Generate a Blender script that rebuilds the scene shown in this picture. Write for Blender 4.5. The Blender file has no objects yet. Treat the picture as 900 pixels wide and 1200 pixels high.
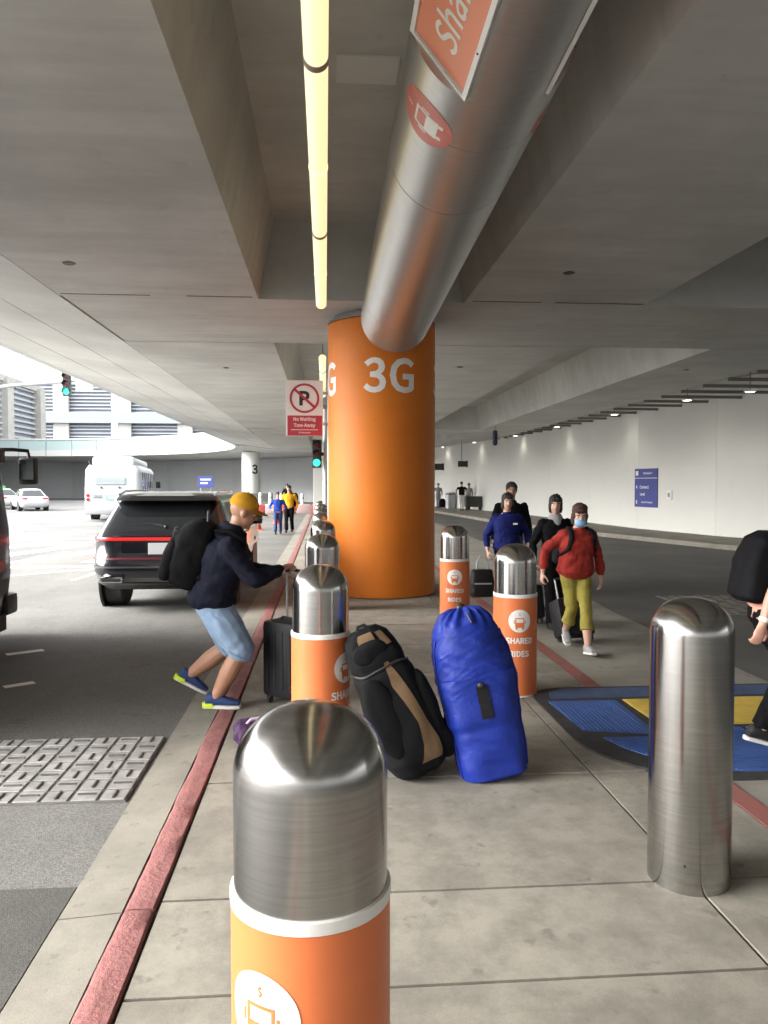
import bpy, bmesh, math, random
from mathutils import Vector as V, Matrix, noise
import numpy as np
R = math.radians
random.seed(7)
SC = bpy.context.scene
COL = SC.collection

# ------------------------------------------------------------------ camera, sky, sun, exposure
cam_d = bpy.data.cameras.new('camera')
cam_d.sensor_fit = 'VERTICAL'; cam_d.sensor_height = 36; cam_d.lens = 27
cam_d.clip_start = .05; cam_d.clip_end = 2000
cam = bpy.data.objects.new('camera', cam_d); COL.objects.link(cam)
cam.location = (0, 0, 1.72)
cam.rotation_euler = (R(90 - 2.094), 0, R(-4.384))
SC.camera = cam

world = bpy.data.worlds.new('World'); SC.world = world; world.use_nodes = True
wn = world.node_tree.nodes; wl = world.node_tree.links
bg = wn['Background']; bg.inputs[1].default_value = .15
sky = wn.new('ShaderNodeTexSky'); sky.sky_type = 'NISHITA'; sky.sun_disc = False
SUN_EL, SUN_AZ = R(34), R(-98)          # azimuth from +Y towards +X
sky.sun_elevation = SUN_EL; sky.sun_rotation = SUN_AZ
sky.air_density = 1.2; sky.dust_density = 6; sky.ozone_density = 1
hs = wn.new('ShaderNodeHueSaturation'); hs.inputs['Saturation'].default_value = .12
wl.new(sky.outputs[0], hs.inputs['Color']); wl.new(hs.outputs[0], bg.inputs[0])
sun_d = bpy.data.lights.new('sun', 'SUN'); sun_d.energy = .5; sun_d.angle = R(50); sun_d.color = (1, .985, .96)
sun = bpy.data.objects.new('sun', sun_d); COL.objects.link(sun)
sv = V((math.sin(SUN_AZ) * math.cos(SUN_EL), math.cos(SUN_AZ) * math.cos(SUN_EL), math.sin(SUN_EL)))
sun.rotation_euler = sv.to_track_quat('Z', 'Y').to_euler()
SC.view_settings.view_transform = 'Standard'; SC.view_settings.look = 'None'
SC.view_settings.exposure = 2.8; SC.view_settings.gamma = 1
SC.cycles.use_denoising = True
SC.cycles.max_bounces = 10; SC.cycles.diffuse_bounces = 6; SC.cycles.glossy_bounces = 4
SC.cycles.sample_clamp_indirect = 6

# ------------------------------------------------------------------ materials
MATS = {}
def mat(name, col, rough=.6, metal=0, var=.0, scale=3., bump=0., bscale=40., col2=None, stain=0., emit=None, estr=0,
        stretch=None, spec=None, alpha=None, trans=0, rnd=0., coat=0, streak=None, speck=None):
    if name in MATS: return MATS[name]
    m = bpy.data.materials.new(name); m.use_nodes = True; MATS[name] = m
    nt = m.node_tree; N = nt.nodes; L = nt.links; b = N['Principled BSDF']
    b.inputs['Roughness'].default_value = rough; b.inputs['Metallic'].default_value = metal
    b.inputs['Base Color'].default_value = (*col, 1)
    if spec is not None: b.inputs['Specular IOR Level'].default_value = spec
    if coat: b.inputs['Coat Weight'].default_value = coat; b.inputs['Coat Roughness'].default_value = .06
    if trans: b.inputs['Transmission Weight'].default_value = trans
    if emit:
        b.inputs['Emission Color'].default_value = (*emit, 1); b.inputs['Emission Strength'].default_value = estr
    pos = None
    def P():
        nonlocal pos
        if pos is None:
            g = N.new('ShaderNodeNewGeometry'); pos = g.outputs['Position']
            if stretch:
                mp = N.new('ShaderNodeMapping'); mp.inputs['Scale'].default_value = stretch
                L.new(pos, mp.inputs['Vector']); pos = mp.outputs[0]
        return pos
    def nz(sc, det=6, rgh=.6):
        n = N.new('ShaderNodeTexNoise'); n.inputs['Scale'].default_value = sc
        n.inputs['Detail'].default_value = det; n.inputs['Roughness'].default_value = rgh
        L.new(P(), n.inputs['Vector']); return n.outputs['Fac']
    def mix(fac, a, c, mode='MIX'):
        x = N.new('ShaderNodeMix'); x.data_type = 'RGBA'; x.blend_type = mode
        if isinstance(fac, float): x.inputs[0].default_value = fac
        else: L.new(fac, x.inputs[0])
        for i, q in ((6, a), (7, c)):
            if isinstance(q, tuple): x.inputs[i].default_value = (*q, 1)
            else: L.new(q, x.inputs[i])
        return x.outputs[2]
    def ramp(src, lo, hi, a=0., c=1.):
        r = N.new('ShaderNodeMapRange'); r.inputs[1].default_value = lo; r.inputs[2].default_value = hi
        r.inputs[3].default_value = a; r.inputs[4].default_value = c; L.new(src, r.inputs[0]); return r.outputs[0]
    cur = None
    if var:
        c2 = col2 or tuple(x * (1 - var) for x in col)
        c1 = col if col2 else tuple(min(1, x * (1 + var)) for x in col)
        cur = mix(ramp(nz(scale), .3, .7), c1, c2)
    if stain:
        base = cur if cur is not None else col
        f1 = ramp(nz(scale * .6, 10, .75), .47, .68, 0, stain)
        cur = mix(f1, base, tuple(x * .5 for x in col))
        f2 = ramp(nz(scale * 6, 3, .55), .63, .70, 0, stain * .6)
        cur = mix(f2, cur, tuple(x * .3 for x in col))
    if streak:
        mp = N.new('ShaderNodeMapping'); mp.inputs['Scale'].default_value = streak[0]
        g2 = N.new('ShaderNodeNewGeometry'); L.new(g2.outputs['Position'], mp.inputs['Vector'])
        n2 = N.new('ShaderNodeTexNoise'); n2.inputs['Scale'].default_value = 1; n2.inputs['Detail'].default_value = 9; n2.inputs['Roughness'].default_value = .68
        L.new(mp.outputs[0], n2.inputs['Vector'])
        cur = mix(ramp(n2.outputs['Fac'], .42, .68, 0, streak[1]), cur if cur is not None else col, tuple(x * .55 for x in col))
    if speck:
        cur = mix(ramp(nz(speck[0], 2, .5), .40, .62, 0, speck[1]), cur if cur is not None else col, tuple(x * .35 for x in col))
    if rnd:
        oi = N.new('ShaderNodeObjectInfo')
        hsv = N.new('ShaderNodeHueSaturation')
        L.new(ramp(oi.outputs['Random'], 0, 1, 1 - rnd, 1 + rnd), hsv.inputs['Value'])
        if cur is None: hsv.inputs['Color'].default_value = (*col, 1)
        else: L.new(cur, hsv.inputs['Color'])
        cur = hsv.outputs[0]
    if cur is not None: L.new(cur, b.inputs['Base Color'])
    if bump:
        bp = N.new('ShaderNodeBump'); bp.inputs['Strength'].default_value = bump; bp.inputs['Distance'].default_value = .02
        L.new(nz(bscale, 5, .65), bp.inputs['Height']); L.new(bp.outputs[0], b.inputs['Normal'])
        if rough < .9:
            L.new(ramp(nz(bscale * .35, 4), .3, .7, rough - .06, rough + .08), b.inputs['Roughness'])
    return m

def concrete(name, col, **k):
    d = dict(rough=.85, var=.14, scale=.9, bump=.25, bscale=14, stain=.35); d.update(k); return mat(name, col, **d)
def brushed(m, axis, ani=.6):
    nt = m.node_tree; b = nt.nodes['Principled BSDF']; tn = nt.nodes.new('ShaderNodeTangent'); tn.direction_type = 'RADIAL'; tn.axis = axis
    nt.links.new(tn.outputs[0], b.inputs['Tangent']); b.inputs['Anisotropic'].default_value = ani; b.inputs['Anisotropic Rotation'].default_value = .25
CEIL = concrete('soffit_concrete', (.55, .548, .52), scale=.5, stain=.22, bscale=9, bump=.15, streak=((.45, 2.6, .8), .33))
CANT = concrete('cantilever_concrete', (.60, .595, .57), scale=.4, stain=.15, bump=.08, rnd=.03)
SLAB = concrete('pavement_concrete', (.285, .264, .22), scale=1.1, stain=.95, streak=((4.5, 4.5, 1), .8), bscale=150, bump=.10, speck=(260, .22), rnd=.06)
GUTT = concrete('gutter_concrete', (.225, .21, .175), scale=1.8, stain=.65, bscale=150, bump=.12, speck=(240, .22), rnd=.03)
APRON = concrete('apron_concrete', (.26, .245, .21), scale=1.2, stain=.6, bscale=120, bump=.12, rnd=.05)
ASPHN = mat('worn_shade_lifted_asphalt', (.165, .162, .15), rough=.85, var=.25, scale=.5, bump=.35, bscale=160, stain=.6, speck=(90, .6), streak=((1.2, .5, 1), .45))  # worn aggregate, colour also lightened to make up for shade under the deck
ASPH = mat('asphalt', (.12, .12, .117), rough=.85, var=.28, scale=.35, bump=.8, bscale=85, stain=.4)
ASPHD = mat('dark_asphalt', (.115, .11, .10), rough=.8, var=.25, scale=.6, bump=.3, bscale=150, stain=.4)
ASPHP = mat('asphalt_patch', (.085, .083, .074), rough=.85, var=.2, scale=2, bump=.35, bscale=160, speck=(120, .5))
REDK = mat('red_kerb_paint', (.27, .10, .095), rough=.8, streak=((14, 5, 6), .8), var=.35, scale=9, bump=.45, bscale=45, col2=(.25, .115, .105), stain=.35)
REDL = mat('red_line_paint', (.30, .085, .075), rough=.75, var=.3, scale=6, bump=.3, bscale=60, col2=(.22, .11, .09), stain=.5)
WPAINT = mat('white_road_paint', (.75, .74, .7), rough=.7, var=.2, scale=4, bump=.2)
YPAINT = mat('yellow_road_paint', (.62, .45, .10), rough=.7, var=.2, scale=4)
STEEL = mat('brushed_steel', (.43, .422, .405), rough=.19, metal=1, var=.12, scale=3, stretch=(1.5, 1.5, 40))
PIPEST = mat('brushed_pipe_steel', (.55, .54, .525), rough=.42, metal=1, var=.07, scale=2, stretch=(2, 40, 2))
brushed(STEEL, 'Z'); brushed(PIPEST, 'Y')
DSTEEL = mat('worn_plate_steel', (.45, .44, .425), rough=.42, metal=.6, var=.25, scale=9, bump=.2, bscale=60, rnd=.1)
DARKST = mat('dark_steel', (.11, .105, .1), rough=.5, metal=.5, var=.3, scale=8, bump=.3)
ORANGE = mat('orange_column_paint', (.70, .195, .016), rough=.5, spec=.35, stain=.14, var=.04, scale=1.2, bump=.04, bscale=30)
SLEEVE = mat('orange_sleeve_vinyl', (.68, .175, .055), rough=.4, stain=.14, var=.05, scale=2.5, bump=.03, bscale=20)
WVINYL = mat('white_vinyl', (.78, .77, .74), rough=.45, var=.06, scale=8)
SIGNOR = mat('orange_sign_face', (.78, .26, .15), rough=.35)
REDDEC = mat('red_decal', (.60, .19, .16), rough=.45, var=.1, scale=10)
WALLW = mat('white_wall_paint', (.68, .68, .645), rough=.6, var=.03, scale=.4, bump=.05, bscale=4, stain=.06, rnd=.015)
WALLG = mat('grey_wall_paint', (.40, .41, .41), rough=.7, var=.06, scale=.3, rnd=.02)
BLACK = mat('black_plastic', (.018, .018, .019), rough=.5, bump=.05)
RUB = mat('black_rubber', (.03, .03, .03), rough=.75, var=.3, scale=9, bump=.2)
BLUEM = mat('blue_rubber_mat', (.045, .10, .30), rough=.6, var=.22, scale=4, bump=.2, bscale=50, stain=.2)
BLUED = mat('dark_blue_rubber_mat', (.05, .085, .17), rough=.65, var=.25, scale=4, bump=.2, bscale=50, stain=.25)
YELM = mat('yellow_rubber_mat', (.62, .46, .09), rough=.6, var=.15, scale=6, bump=.2, stain=.25)
TUBE = mat('lit_diffuser', (.9, .85, .7), rough=.5, emit=(1, .80, .40), estr=.15)
LAMP = mat('lit_lamp', (.9, .9, .85), emit=(1, .93, .78), estr=2.5)
GREENL = mat('green_lamp', (.05, .6, .4), emit=(.03, 1, .55), estr=.5)
LENSOFF = mat('dark_lens', (.10, .03, .03), rough=.3)
GLASSD = mat('dark_glass', (.015, .017, .019), rough=.06, spec=.7)
WHITEM = mat('white_metal', (.78, .78, .77), rough=.45)
GREYM = mat('grey_metal', (.36, .37, .38), rough=.5, metal=.3)
NAVY = mat('blue_sign_face', (.055, .07, .27), rough=.45)

# ------------------------------------------------------------------ helpers
def link(o, parent=None):
    COL.objects.link(o)
    if parent is not None: o.parent = parent
    return o
def mesh_from(name, bm, m, smooth=False):
    me = bpy.data.meshes.new(name)
    bmesh.ops.recalc_face_normals(bm, faces=bm.faces[:])
    bm.to_mesh(me); bm.free()
    if m: me.materials.append(m)
    if smooth:
        for p in me.polygons: p.use_smooth = True
        try: me.set_sharp_from_angle(angle=R(40))
        except Exception: pass
    return me
def obj(name, bm, m, parent=None, smooth=False, kind=None):
    me = bm if isinstance(bm, bpy.types.Mesh) else mesh_from(name, bm, m, smooth)
    o = bpy.data.objects.new(name, me); link(o, parent)
    if kind: o['kind'] = kind
    return o
def tag(o, label, cat, group=None):
    o['label'] = label; o['category'] = cat
    if group: o['group'] = group
    return o
def thing(name, label, cat, loc=(0, 0, 0), rz=0, group=None):
    o = bpy.data.objects.new(name, None); COL.objects.link(o); o.location = loc; o.rotation_euler = (0, 0, rz)
    o.empty_display_size = .1
    return tag(o, label, cat, group)
def dup(root, loc, rz=None, label=None):
    r = root.copy(); COL.objects.link(r); r.location = loc
    if rz is not None: r.rotation_euler = (0, 0, rz)
    if label: r['label'] = label
    for ch in list(root.children):
        c = ch.copy(); COL.objects.link(c); c.parent = r
        for g in ch.children:
            d = g.copy(); COL.objects.link(d); d.parent = c
    return r
def NB(): return bmesh.new()
def box(bm, x0, x1, y0, y1, z0, z1, bev=0, M=None):
    r = bmesh.ops.create_cube(bm, size=1)
    mt = Matrix.Translation(((x0 + x1) / 2, (y0 + y1) / 2, (z0 + z1) / 2)) @ Matrix.Diagonal((x1 - x0, y1 - y0, z1 - z0, 1))
    bmesh.ops.transform(bm, matrix=mt, verts=r['verts'])
    vs = r['verts']
    if bev:
        es = list({e for v in vs for e in v.link_edges})
        rr = bmesh.ops.bevel(bm, geom=es, offset=bev, segments=2, affect='EDGES', profile=.6)
        vs = list({v for f in rr['faces'] for v in f.verts} | {v for v in vs if v.is_valid})
    if M is not None: bmesh.ops.transform(bm, matrix=M, verts=vs)
    return bm
def B(x0, x1, y0, y1, z0, z1, bev=0): return box(NB(), x0, x1, y0, y1, z0, z1, bev)
def ball(bm, c, r, M=None, seg=2):
    q = bmesh.ops.create_icosphere(bm, subdivisions=seg, radius=1)
    if not hasattr(r, '__len__'): r = (r, r, r)
    mt = Matrix.Translation(c) @ (M.to_4x4() if M is not None else Matrix()) @ Matrix.Diagonal((*r, 1))
    bmesh.ops.transform(bm, matrix=mt, verts=q['verts']); return bm
def loft(bm, rings, closed=True, caps=True):
    vr = [[bm.verts.new(p) for p in ring] for ring in rings]
    n = len(rings[0])
    for a, b in zip(vr, vr[1:]):
        for i in range(n if closed else n - 1):
            j = (i + 1) % n
            bm.faces.new((a[i], a[j], b[j], b[i]))
    if caps and closed:
        bm.faces.new(vr[0][::-1]); bm.faces.new(vr[-1])
    return bm
def frame(d, up=V((0, 0, 1))):
    d = V(d).normalized()
    if abs(d.dot(up)) > .97: up = V((0, 1, 0))
    s = d.cross(up).normalized(); u = s.cross(d).normalized()
    return d, s, u
def ring(c, s, u, rs, ru, n=14, p=2.):
    o = []
    for i in range(n):
        a = 2 * math.pi * i / n; ca, sa = math.cos(a), math.sin(a)
        if p != 2: ca = math.copysign(abs(ca) ** (2 / p), ca); sa = math.copysign(abs(sa) ** (2 / p), sa)
        o.append(V(c) + s * (rs * ca) + u * (ru * sa))
    return o
def tube(bm, pts, rad, n=10, caps=True):
    pts = [V(p) for p in pts]
    if not hasattr(rad, '__len__'): rad = [rad] * len(pts)
    rs = []; up = V((0, 0, 1))
    for i, p in enumerate(pts):
        d = (pts[min(i + 1, len(pts) - 1)] - pts[max(i - 1, 0)])
        d, s, u = frame(d, up); up = u
        rs.append(ring(p, s, u, rad[i], rad[i], n))
    return loft(bm, rs, True, caps)
def lathe(bm, prof, c=(0, 0, 0), n=32, axis='Z', caps=True):
    rs = []
    for r, z in prof:
        rr = []
        for i in range(n):
            a = 2 * math.pi * i / n
            if axis == 'Z': rr.append(V(c) + V((r * math.cos(a), r * math.sin(a), z)))
            elif axis == 'Y': rr.append(V(c) + V((r * math.cos(a), z, r * math.sin(a))))
            else: rr.append(V(c) + V((z, r * math.cos(a), r * math.sin(a))))
        rs.append(rr)
    return loft(bm, rs, True, caps)
def grid(bm, rows):
    vr = [[bm.verts.new(p) for p in r] for r in rows]
    for a, b in zip(vr, vr[1:]):
        for i in range(len(a) - 1): bm.faces.new((a[i], a[i + 1], b[i + 1], b[i]))
    return bm
def prism(bm, poly, z0, z1):
    a = [bm.verts.new((x, y, z0)) for x, y in poly]; b = [bm.verts.new((x, y, z1)) for x, y in poly]
    n = len(poly); bm.faces.new(a[::-1]); bm.faces.new(b)
    for i in range(n): bm.faces.new((a[i], a[(i + 1) % n], b[(i + 1) % n], b[i]))
    return bm
def evald(o):
    dg = bpy.context.evaluated_depsgraph_get(); dg.update()
    return bpy.data.meshes.new_from_object(o.evaluated_get(dg))
def remesh(bm, vox, smooth_it=4, name='m', wr=None):
    """union everything in bm into one continuous skin, then smooth and (wr) wrinkle it"""
    me = mesh_from(name, bm, None)
    o = bpy.data.objects.new('tmp', me); COL.objects.link(o)
    md = o.modifiers.new('r', 'REMESH'); md.mode = 'VOXEL'; md.voxel_size = vox
    if smooth_it:
        sm = o.modifiers.new('s', 'SMOOTH'); sm.factor = .5; sm.iterations = smooth_it
    e = evald(o); bpy.data.objects.remove(o); bpy.data.meshes.remove(me)
    n = len(e.vertices)
    if wr:
        amp, sc, off = wr[0], V(wr[1]), V(wr[2]) if len(wr) > 2 else V((0, 0, 0))
        co = np.empty(n * 3, 'f'); no = np.empty(n * 3, 'f')
        e.vertices.foreach_get('co', co); e.vertices.foreach_get('normal', no)
        co = co.reshape(-1, 3); no = no.reshape(-1, 3)
        d = np.empty(n, 'f')
        for i in range(n):
            q = V((co[i][0] * sc.x, co[i][1] * sc.y, co[i][2] * sc.z)) + off
            k = noise.noise(q) + .5 * noise.noise(q * 2.3)
            d[i] = (abs(k) - .3) * amp
        co += no * d[:, None]
        e.vertices.foreach_set('co', co.ravel())
    for p in e.polygons: p.use_smooth = True
    e.update()
    return e
def robj(name, bm, m, parent, vox=.012, it=4, wr=None):
    e = remesh(bm, vox, it, name, wr); e.materials.clear(); e.materials.append(m)
    return obj(name, e, m, parent)
# flat shapes: list of polygons in (u, v)
FONT = None
try: FONT = bpy.data.fonts.load(bpy.utils.system_resource('DATAFILES', path='fonts') + '/Noto Sans CJK Regular.woff2')
except Exception: FONT = None
def text_polys(s, size, bold=.0, sx=1.):
    cu = bpy.data.curves.new('t', 'FONT'); cu.body = s; cu.size = size * (1.78 if FONT else 1); cu.align_x = 'CENTER'; cu.align_y = 'CENTER'
    cu.resolution_u = 3; cu.font = FONT or cu.font; cu.offset = bold; cu.fill_mode = 'FRONT'
    o = bpy.data.objects.new('t', cu); COL.objects.link(o)
    me = evald(o); bpy.data.objects.remove(o); bpy.data.curves.remove(cu)
    ps = [[(me.vertices[i].co.x * sx, me.vertices[i].co.y) for i in p.vertices] for p in me.polygons]
    bpy.data.meshes.remove(me)
    xs = [u for p in ps for u, v in p]; ys = [v for p in ps for u, v in p]
    cx, cy = (min(xs) + max(xs)) / 2, (min(ys) + max(ys)) / 2
    return [[(u - cx, v - cy) for u, v in p] for p in ps]
def sh(ps, du, dv): return [[(u + du, v + dv) for u, v in p] for p in ps]
def rect(u0, u1, v0, v1): return [[(u0, v0), (u1, v0), (u1, v1), (u0, v1)]]
def disc(r, n=32, c=(0, 0)): return [[(c[0] + r * math.cos(2 * math.pi * i / n), c[1] + r * math.sin(2 * math.pi * i / n)) for i in range(n)]]
def annulus(r0, r1, n=36):
    o = []
    for i in range(n):
        a, b = 2 * math.pi * i / n, 2 * math.pi * (i + 1) / n
        o.append([(r0 * math.cos(a), r0 * math.sin(a)), (r1 * math.cos(a), r1 * math.sin(a)), (r1 * math.cos(b), r1 * math.sin(b)), (r0 * math.cos(b), r0 * math.sin(b))])
    return o
def frect(u0, u1, v0, v1, t): return rect(u0, u1, v0, v0 + t) + rect(u0, u1, v1 - t, v1) + rect(u0, u0 + t, v0 + t, v1 - t) + rect(u1 - t, u1, v0 + t, v1 - t)
def flat(polys, step=None):
    bm = NB()
    for p in polys: bm.faces.new([bm.verts.new((u, v, 0)) for u, v in p])
    if step:
        us = [v.co.x for v in bm.verts]; u = math.floor(min(us) / step) * step + step
        while u < max(us):
            bmesh.ops.bisect_plane(bm, geom=bm.verts[:] + bm.edges[:] + bm.faces[:], plane_co=(u, 0, 0), plane_no=(1, 0, 0)); u += step
    return bm
def decal(polys, m, parent, name, fn, step=None):
    bm = flat(polys, step)
    for v in bm.verts: v.co = fn(v.co.x, v.co.y)
    me = bpy.data.meshes.new(name); bm.to_mesh(me); bm.free(); me.materials.append(m)
    o = bpy.data.objects.new(name, me); return link(o, parent)
def on_cyl(r, ang, z):          # ang measured from -Y (towards camera), positive to +X
    return lambda u, v: V((r * math.sin(ang + u / r), -r * math.cos(ang + u / r), z + v))
def on_plane(o, ru, rv):
    o, ru, rv = V(o), V(ru).normalized(), V(rv).normalized()
    return lambda u, v: o + ru * u + rv * v

# ================================================================== SETTING: ground
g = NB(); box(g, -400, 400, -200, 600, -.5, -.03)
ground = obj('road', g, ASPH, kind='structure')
obj('kerb_lane', B(-7.0, -1.072, -30, 62, -.2, -.026), ASPHN, kind='structure')  # lighter copy of the road surface, offsetting the deck's shade by colour
# left kerb line: gutter blocks, red kerb blocks
gut = bpy.data.objects.new('gutter', None); link(gut); gut['kind'] = 'structure'
ker = bpy.data.objects.new('red_kerb', None); link(ker); ker['kind'] = 'structure'
y = -3.0; k = 0
while y < 60:
    L_ = 3.05
    b = NB(); loft(b, [[V((-1.07, yy, -.2)), V((-1.07, yy, -.022)), V((-.822, yy, -.004)), V((-.822, yy, -.2))] for yy in (y + .004, y + L_ - .004)])
    obj('gutter_block', b, GUTT, gut)
    if y < 45:
        b = NB(); rows = []
        n = 40 if y < 9 else 6
        for i in range(n + 1):
            yy = y + .005 + (L_ - .01) * i / n
            j1 = .012 * noise.noise(V((yy * 2.1, 3.3, 0))) + .006 * noise.noise(V((yy * 9, 1.3, 0))); j2 = .006 * noise.noise(V((yy * 3.1, 9.3, 0)))
            zt = .006 + .004 * noise.noise(V((yy * 5, 0, 2)))
            rows.append([V((-.818 + j1, yy, -.15)), V((-.815 + j1, yy, zt - .008)), V((-.80 + j1, yy, zt)), V((-.745, yy, zt + .003 * noise.noise(V((yy * 8, 4, 2))))), V((-.697 + j2, yy, zt)), V((-.690 + j2, yy, zt - .006)), V((-.688 + j2, yy, -.15))])
        loft(b, rows)
        obj('kerb_block', b, REDK, ker, smooth=True)
    y += L_; k += 1
# pavement slabs of the island
pav = bpy.data.objects.new('pavement', None); link(pav); pav['kind'] = 'structure'
joints = [-3, -1.6, -.2, 1.15, 2.56, 3.17, 4.42, 5.66, 6.9, 8.1, 9.3, 10.5]
while joints[-1] < 60: joints.append(joints[-1] + (1.25 if joints[-1] < 30 else 2.5))
b = NB(); box(b, -.69, 2.2, -3, 60, -.4, -.014); obj('bedding', b, mat('joint_filler', (.035, .033, .03), rough=.95), pav)
for a, c in zip(joints, joints[1:]):
    for x0, x1 in ((-.675, 1.572), (1.588, 2.20)):
        dz = random.uniform(-.003, .002)
        obj('slab', B(x0, x1, a + .008, c - .008, -.03 - .05, dz, 0), SLAB, pav)
# painted line at the island's right edge and the apron beyond it
REDX0, REDX1 = 2.2, 2.34
edgeL = [(-3, 3.85), (6, 3.85), (10, 3.87), (16, 4.3), (22, 4.7), (34, 4.9), (45, 4.3), (60, 2.9)]
def eL(y): return float(np.interp(y, [e[0] for e in edgeL], [e[1] for e in edgeL]))
yy = -3.0
for i in range(22):
    y1 = yy + 2.9
    n = 4; bot = [(2.21, yy + .006), (eL(yy) , yy + .006)] + [(eL(yy + 2.888 * q / n), yy + .006 + 2.888 * q / n) for q in range(1, n)] + [(eL(y1), y1 - .006), (2.21, y1 - .006)]
    b = NB(); prism(b, bot, -.2, -.008); obj('apron_slab', b, APRON, pav); yy = y1
redl = NB(); box(redl, REDX0 + .012, REDX1, -3, 40, -.03, -.002)
obj('red_edge_line', redl, REDL, kind='structure')
# right-hand roadway, far kerb and far footway
kerbR = [(-3, 22), (6, 17), (14, 12.6), (20, 10.4), (25.5, 8.9), (33, 7.6), (42, 6.9), (50, 6.2), (58, 4.6), (66, 1.6)]
def kR(y): return float(np.interp(y, [e[0] for e in kerbR], [e[1] for e in kerbR]))
rows = [[V((eL(y) + .004, y, -.022)), V((kR(y), y, -.022))] for y in np.linspace(-3, 60, 64)]
obj('side_road', grid(NB(), rows), ASPHD, kind='structure')
rows = [[V((kR(y), y, -.03)), V((kR(y) + .01, y, .11)), V((kR(y) + .15, y, .12)), V((kR(y) + 14, y, .125))] for y in np.linspace(-3, 66, 70)]
obj('footway', grid(NB(), rows), GUTT, kind='structure')
# asphalt patch near the plate and white road markings
obj('asphalt_patch', B(-4.5, -1.075, -1, 3.35, -.08, -.021), ASPHP, kind='structure')
def mark(name, pts, label, w=.1, m=WPAINT):
    b = NB(); rows = []
    for i, p in enumerate(pts):
        p = V((*p, -.02)); q = V((*pts[min(i + 1, len(pts) - 1)], -.02)); a = V((*pts[max(0, i - 1)], -.02))
        d = (q - a).normalized(); s = V((d.y, -d.x, 0)) * w / 2
        rows.append([p - s, p + s])
    grid(b, rows); o = obj(name, b, m); o['kind'] = 'structure'; return o
for i in range(7):        # zebra stripes of the far crossing
    x = -14.5 + 1.55 * i
    mark('crossing_stripe', [(x, 17.5), (x + 1.4, 22.5)], '', .55)
mark('stop_line', [(-16, 16.3), (-3.4, 16.6)], '', .28)
mark('lane_line', [(-4.55, 14.2), (-4.4, 16.3)], '', .1); mark('lane_line', [(-7.6, 13.6), (-4.6, 16.2)], '', .1)
mark('lane_line', [(-9.5, 24.5), (-4, 26)], '', .35)
mark('lane_line', [(-10.5, 28), (-4, 29.5)], '', .3)
mark('lane_line', [(-3.25, 8.05), (-2.95, 8.25)], '', .12); mark('lane_line', [(-2.75, 6.75), (-2.55, 6.9)], '', .1)
mark('lane_line', [(4.9, 19.2), (4.45, 23)], '', .3)
mark('lane_line', [(-.88, 20), (-.88, 27)], '', .14, YPAINT)

# steel plates in the roadway
def tread_plate(name, label, x0, x1, y0, y1, p, cat='steel plate', padm=None):
    t = thing(name, label, cat, ((x0 + x1) / 2, (y0 + y1) / 2, -.03))
    w, l = x1 - x0, y1 - y0
    obj('plate', B(-w / 2, w / 2, -l / 2, l / 2, -.03, .014, .004), mat('plate_base', (.16, .155, .15), rough=.5, metal=.4, var=.3, scale=8), t)
    nx, ny = int(w / p), int(l / p); me = me2 = None
    for i in range(nx):
        for j in range(ny):
            cx, cy = -w / 2 + (i + .5) * w / nx, -l / 2 + (j + .5) * l / ny
            if me is None:
                me = mesh_from('pad', B(-p * .46, p * .46, -p * .46, p * .46, 0, .008, .004), padm or DSTEEL)
                me2 = mesh_from('bar', B(-p * .36, p * .36, -p * .05, p * .05, .007, .016, .004), DARKST)
            o = bpy.data.objects.new('tread_pad', me); link(o, t); o.location = (cx, cy, .013)
            o2 = bpy.data.objects.new('tread_bar', me2); link(o2, o); o2.location = (0, 0 if (i + j) % 2 else p * .05, 0)
            o2.rotation_euler = (0, 0, R(90) if (i + j) % 2 else 0)
    return t
tread_plate('road_plate', 'worn silver steel road plate with basket-weave tread beside the left gutter', -2.95, -1.095, 4.25, 5.32, .145)
tread_plate('road_plate', 'dark lattice steel plate set in the right-hand roadway near the passer-by with the black backpack', 5.1, 6.9, 9.7, 11.5, .2, padm=mat('dark_pad_steel', (.20, .19, .17), rough=.5, metal=.4, var=.3, scale=6))

# ================================================================== OVERPASS
op = thing('concrete_overpass', 'broad concrete overpass with box girders roofing the kerbside road', 'overpass', (0, 0, 0))
ZS, ZR, ZT = 4.32, 5.42, 6.3
beams = [(-26, -24), (11.04, 14.4), (36.6, 40), (62, 65)]
spans = [(-23.98, 11.015), (14.425, 36.575), (40.02, 61.98)]
for y0, y1 in beams:
    obj('cross_beam', B(-3.62, 9.85, y0, y1, ZS + .004, ZT - .1), CEIL, op)
def girder(y0, y1, xb0, xb1, xt0, xt1):
    b = NB(); loft(b, [[V((xb0, y, ZS)), V((xb1, y, ZS)), V((xt1, y, ZR + .1)), V((xt0, y, ZR + .1))] for y in (y0, y1)])
    obj('box_girder', b, CEIL, op)
for y0, y1 in spans:
    girder(y0, y1, -3.65, -.93, -3.65, -.69)
    girder(y0, y1, 2.0, 4.65, 1.76, 4.89)
    girder(y0, y1, 7.45, 9.85, 7.21, 9.85)
    # joint strips where girder ends meet the beam
    if y1 < 40:
        for xx0, xx1 in ((-3.6, -2.4), (-1.9, -1.0), (2.1, 3.1), (3.3, 4.6)):
            obj('joint_lip', B(xx0, xx1, y1 - .13, y1 - .10, ZS - .006, ZS + .05), DARKST, op)
obj('deck_slab', B(-3.6, 9.85, -26, 66, ZR, ZT), CEIL, op)
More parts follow.
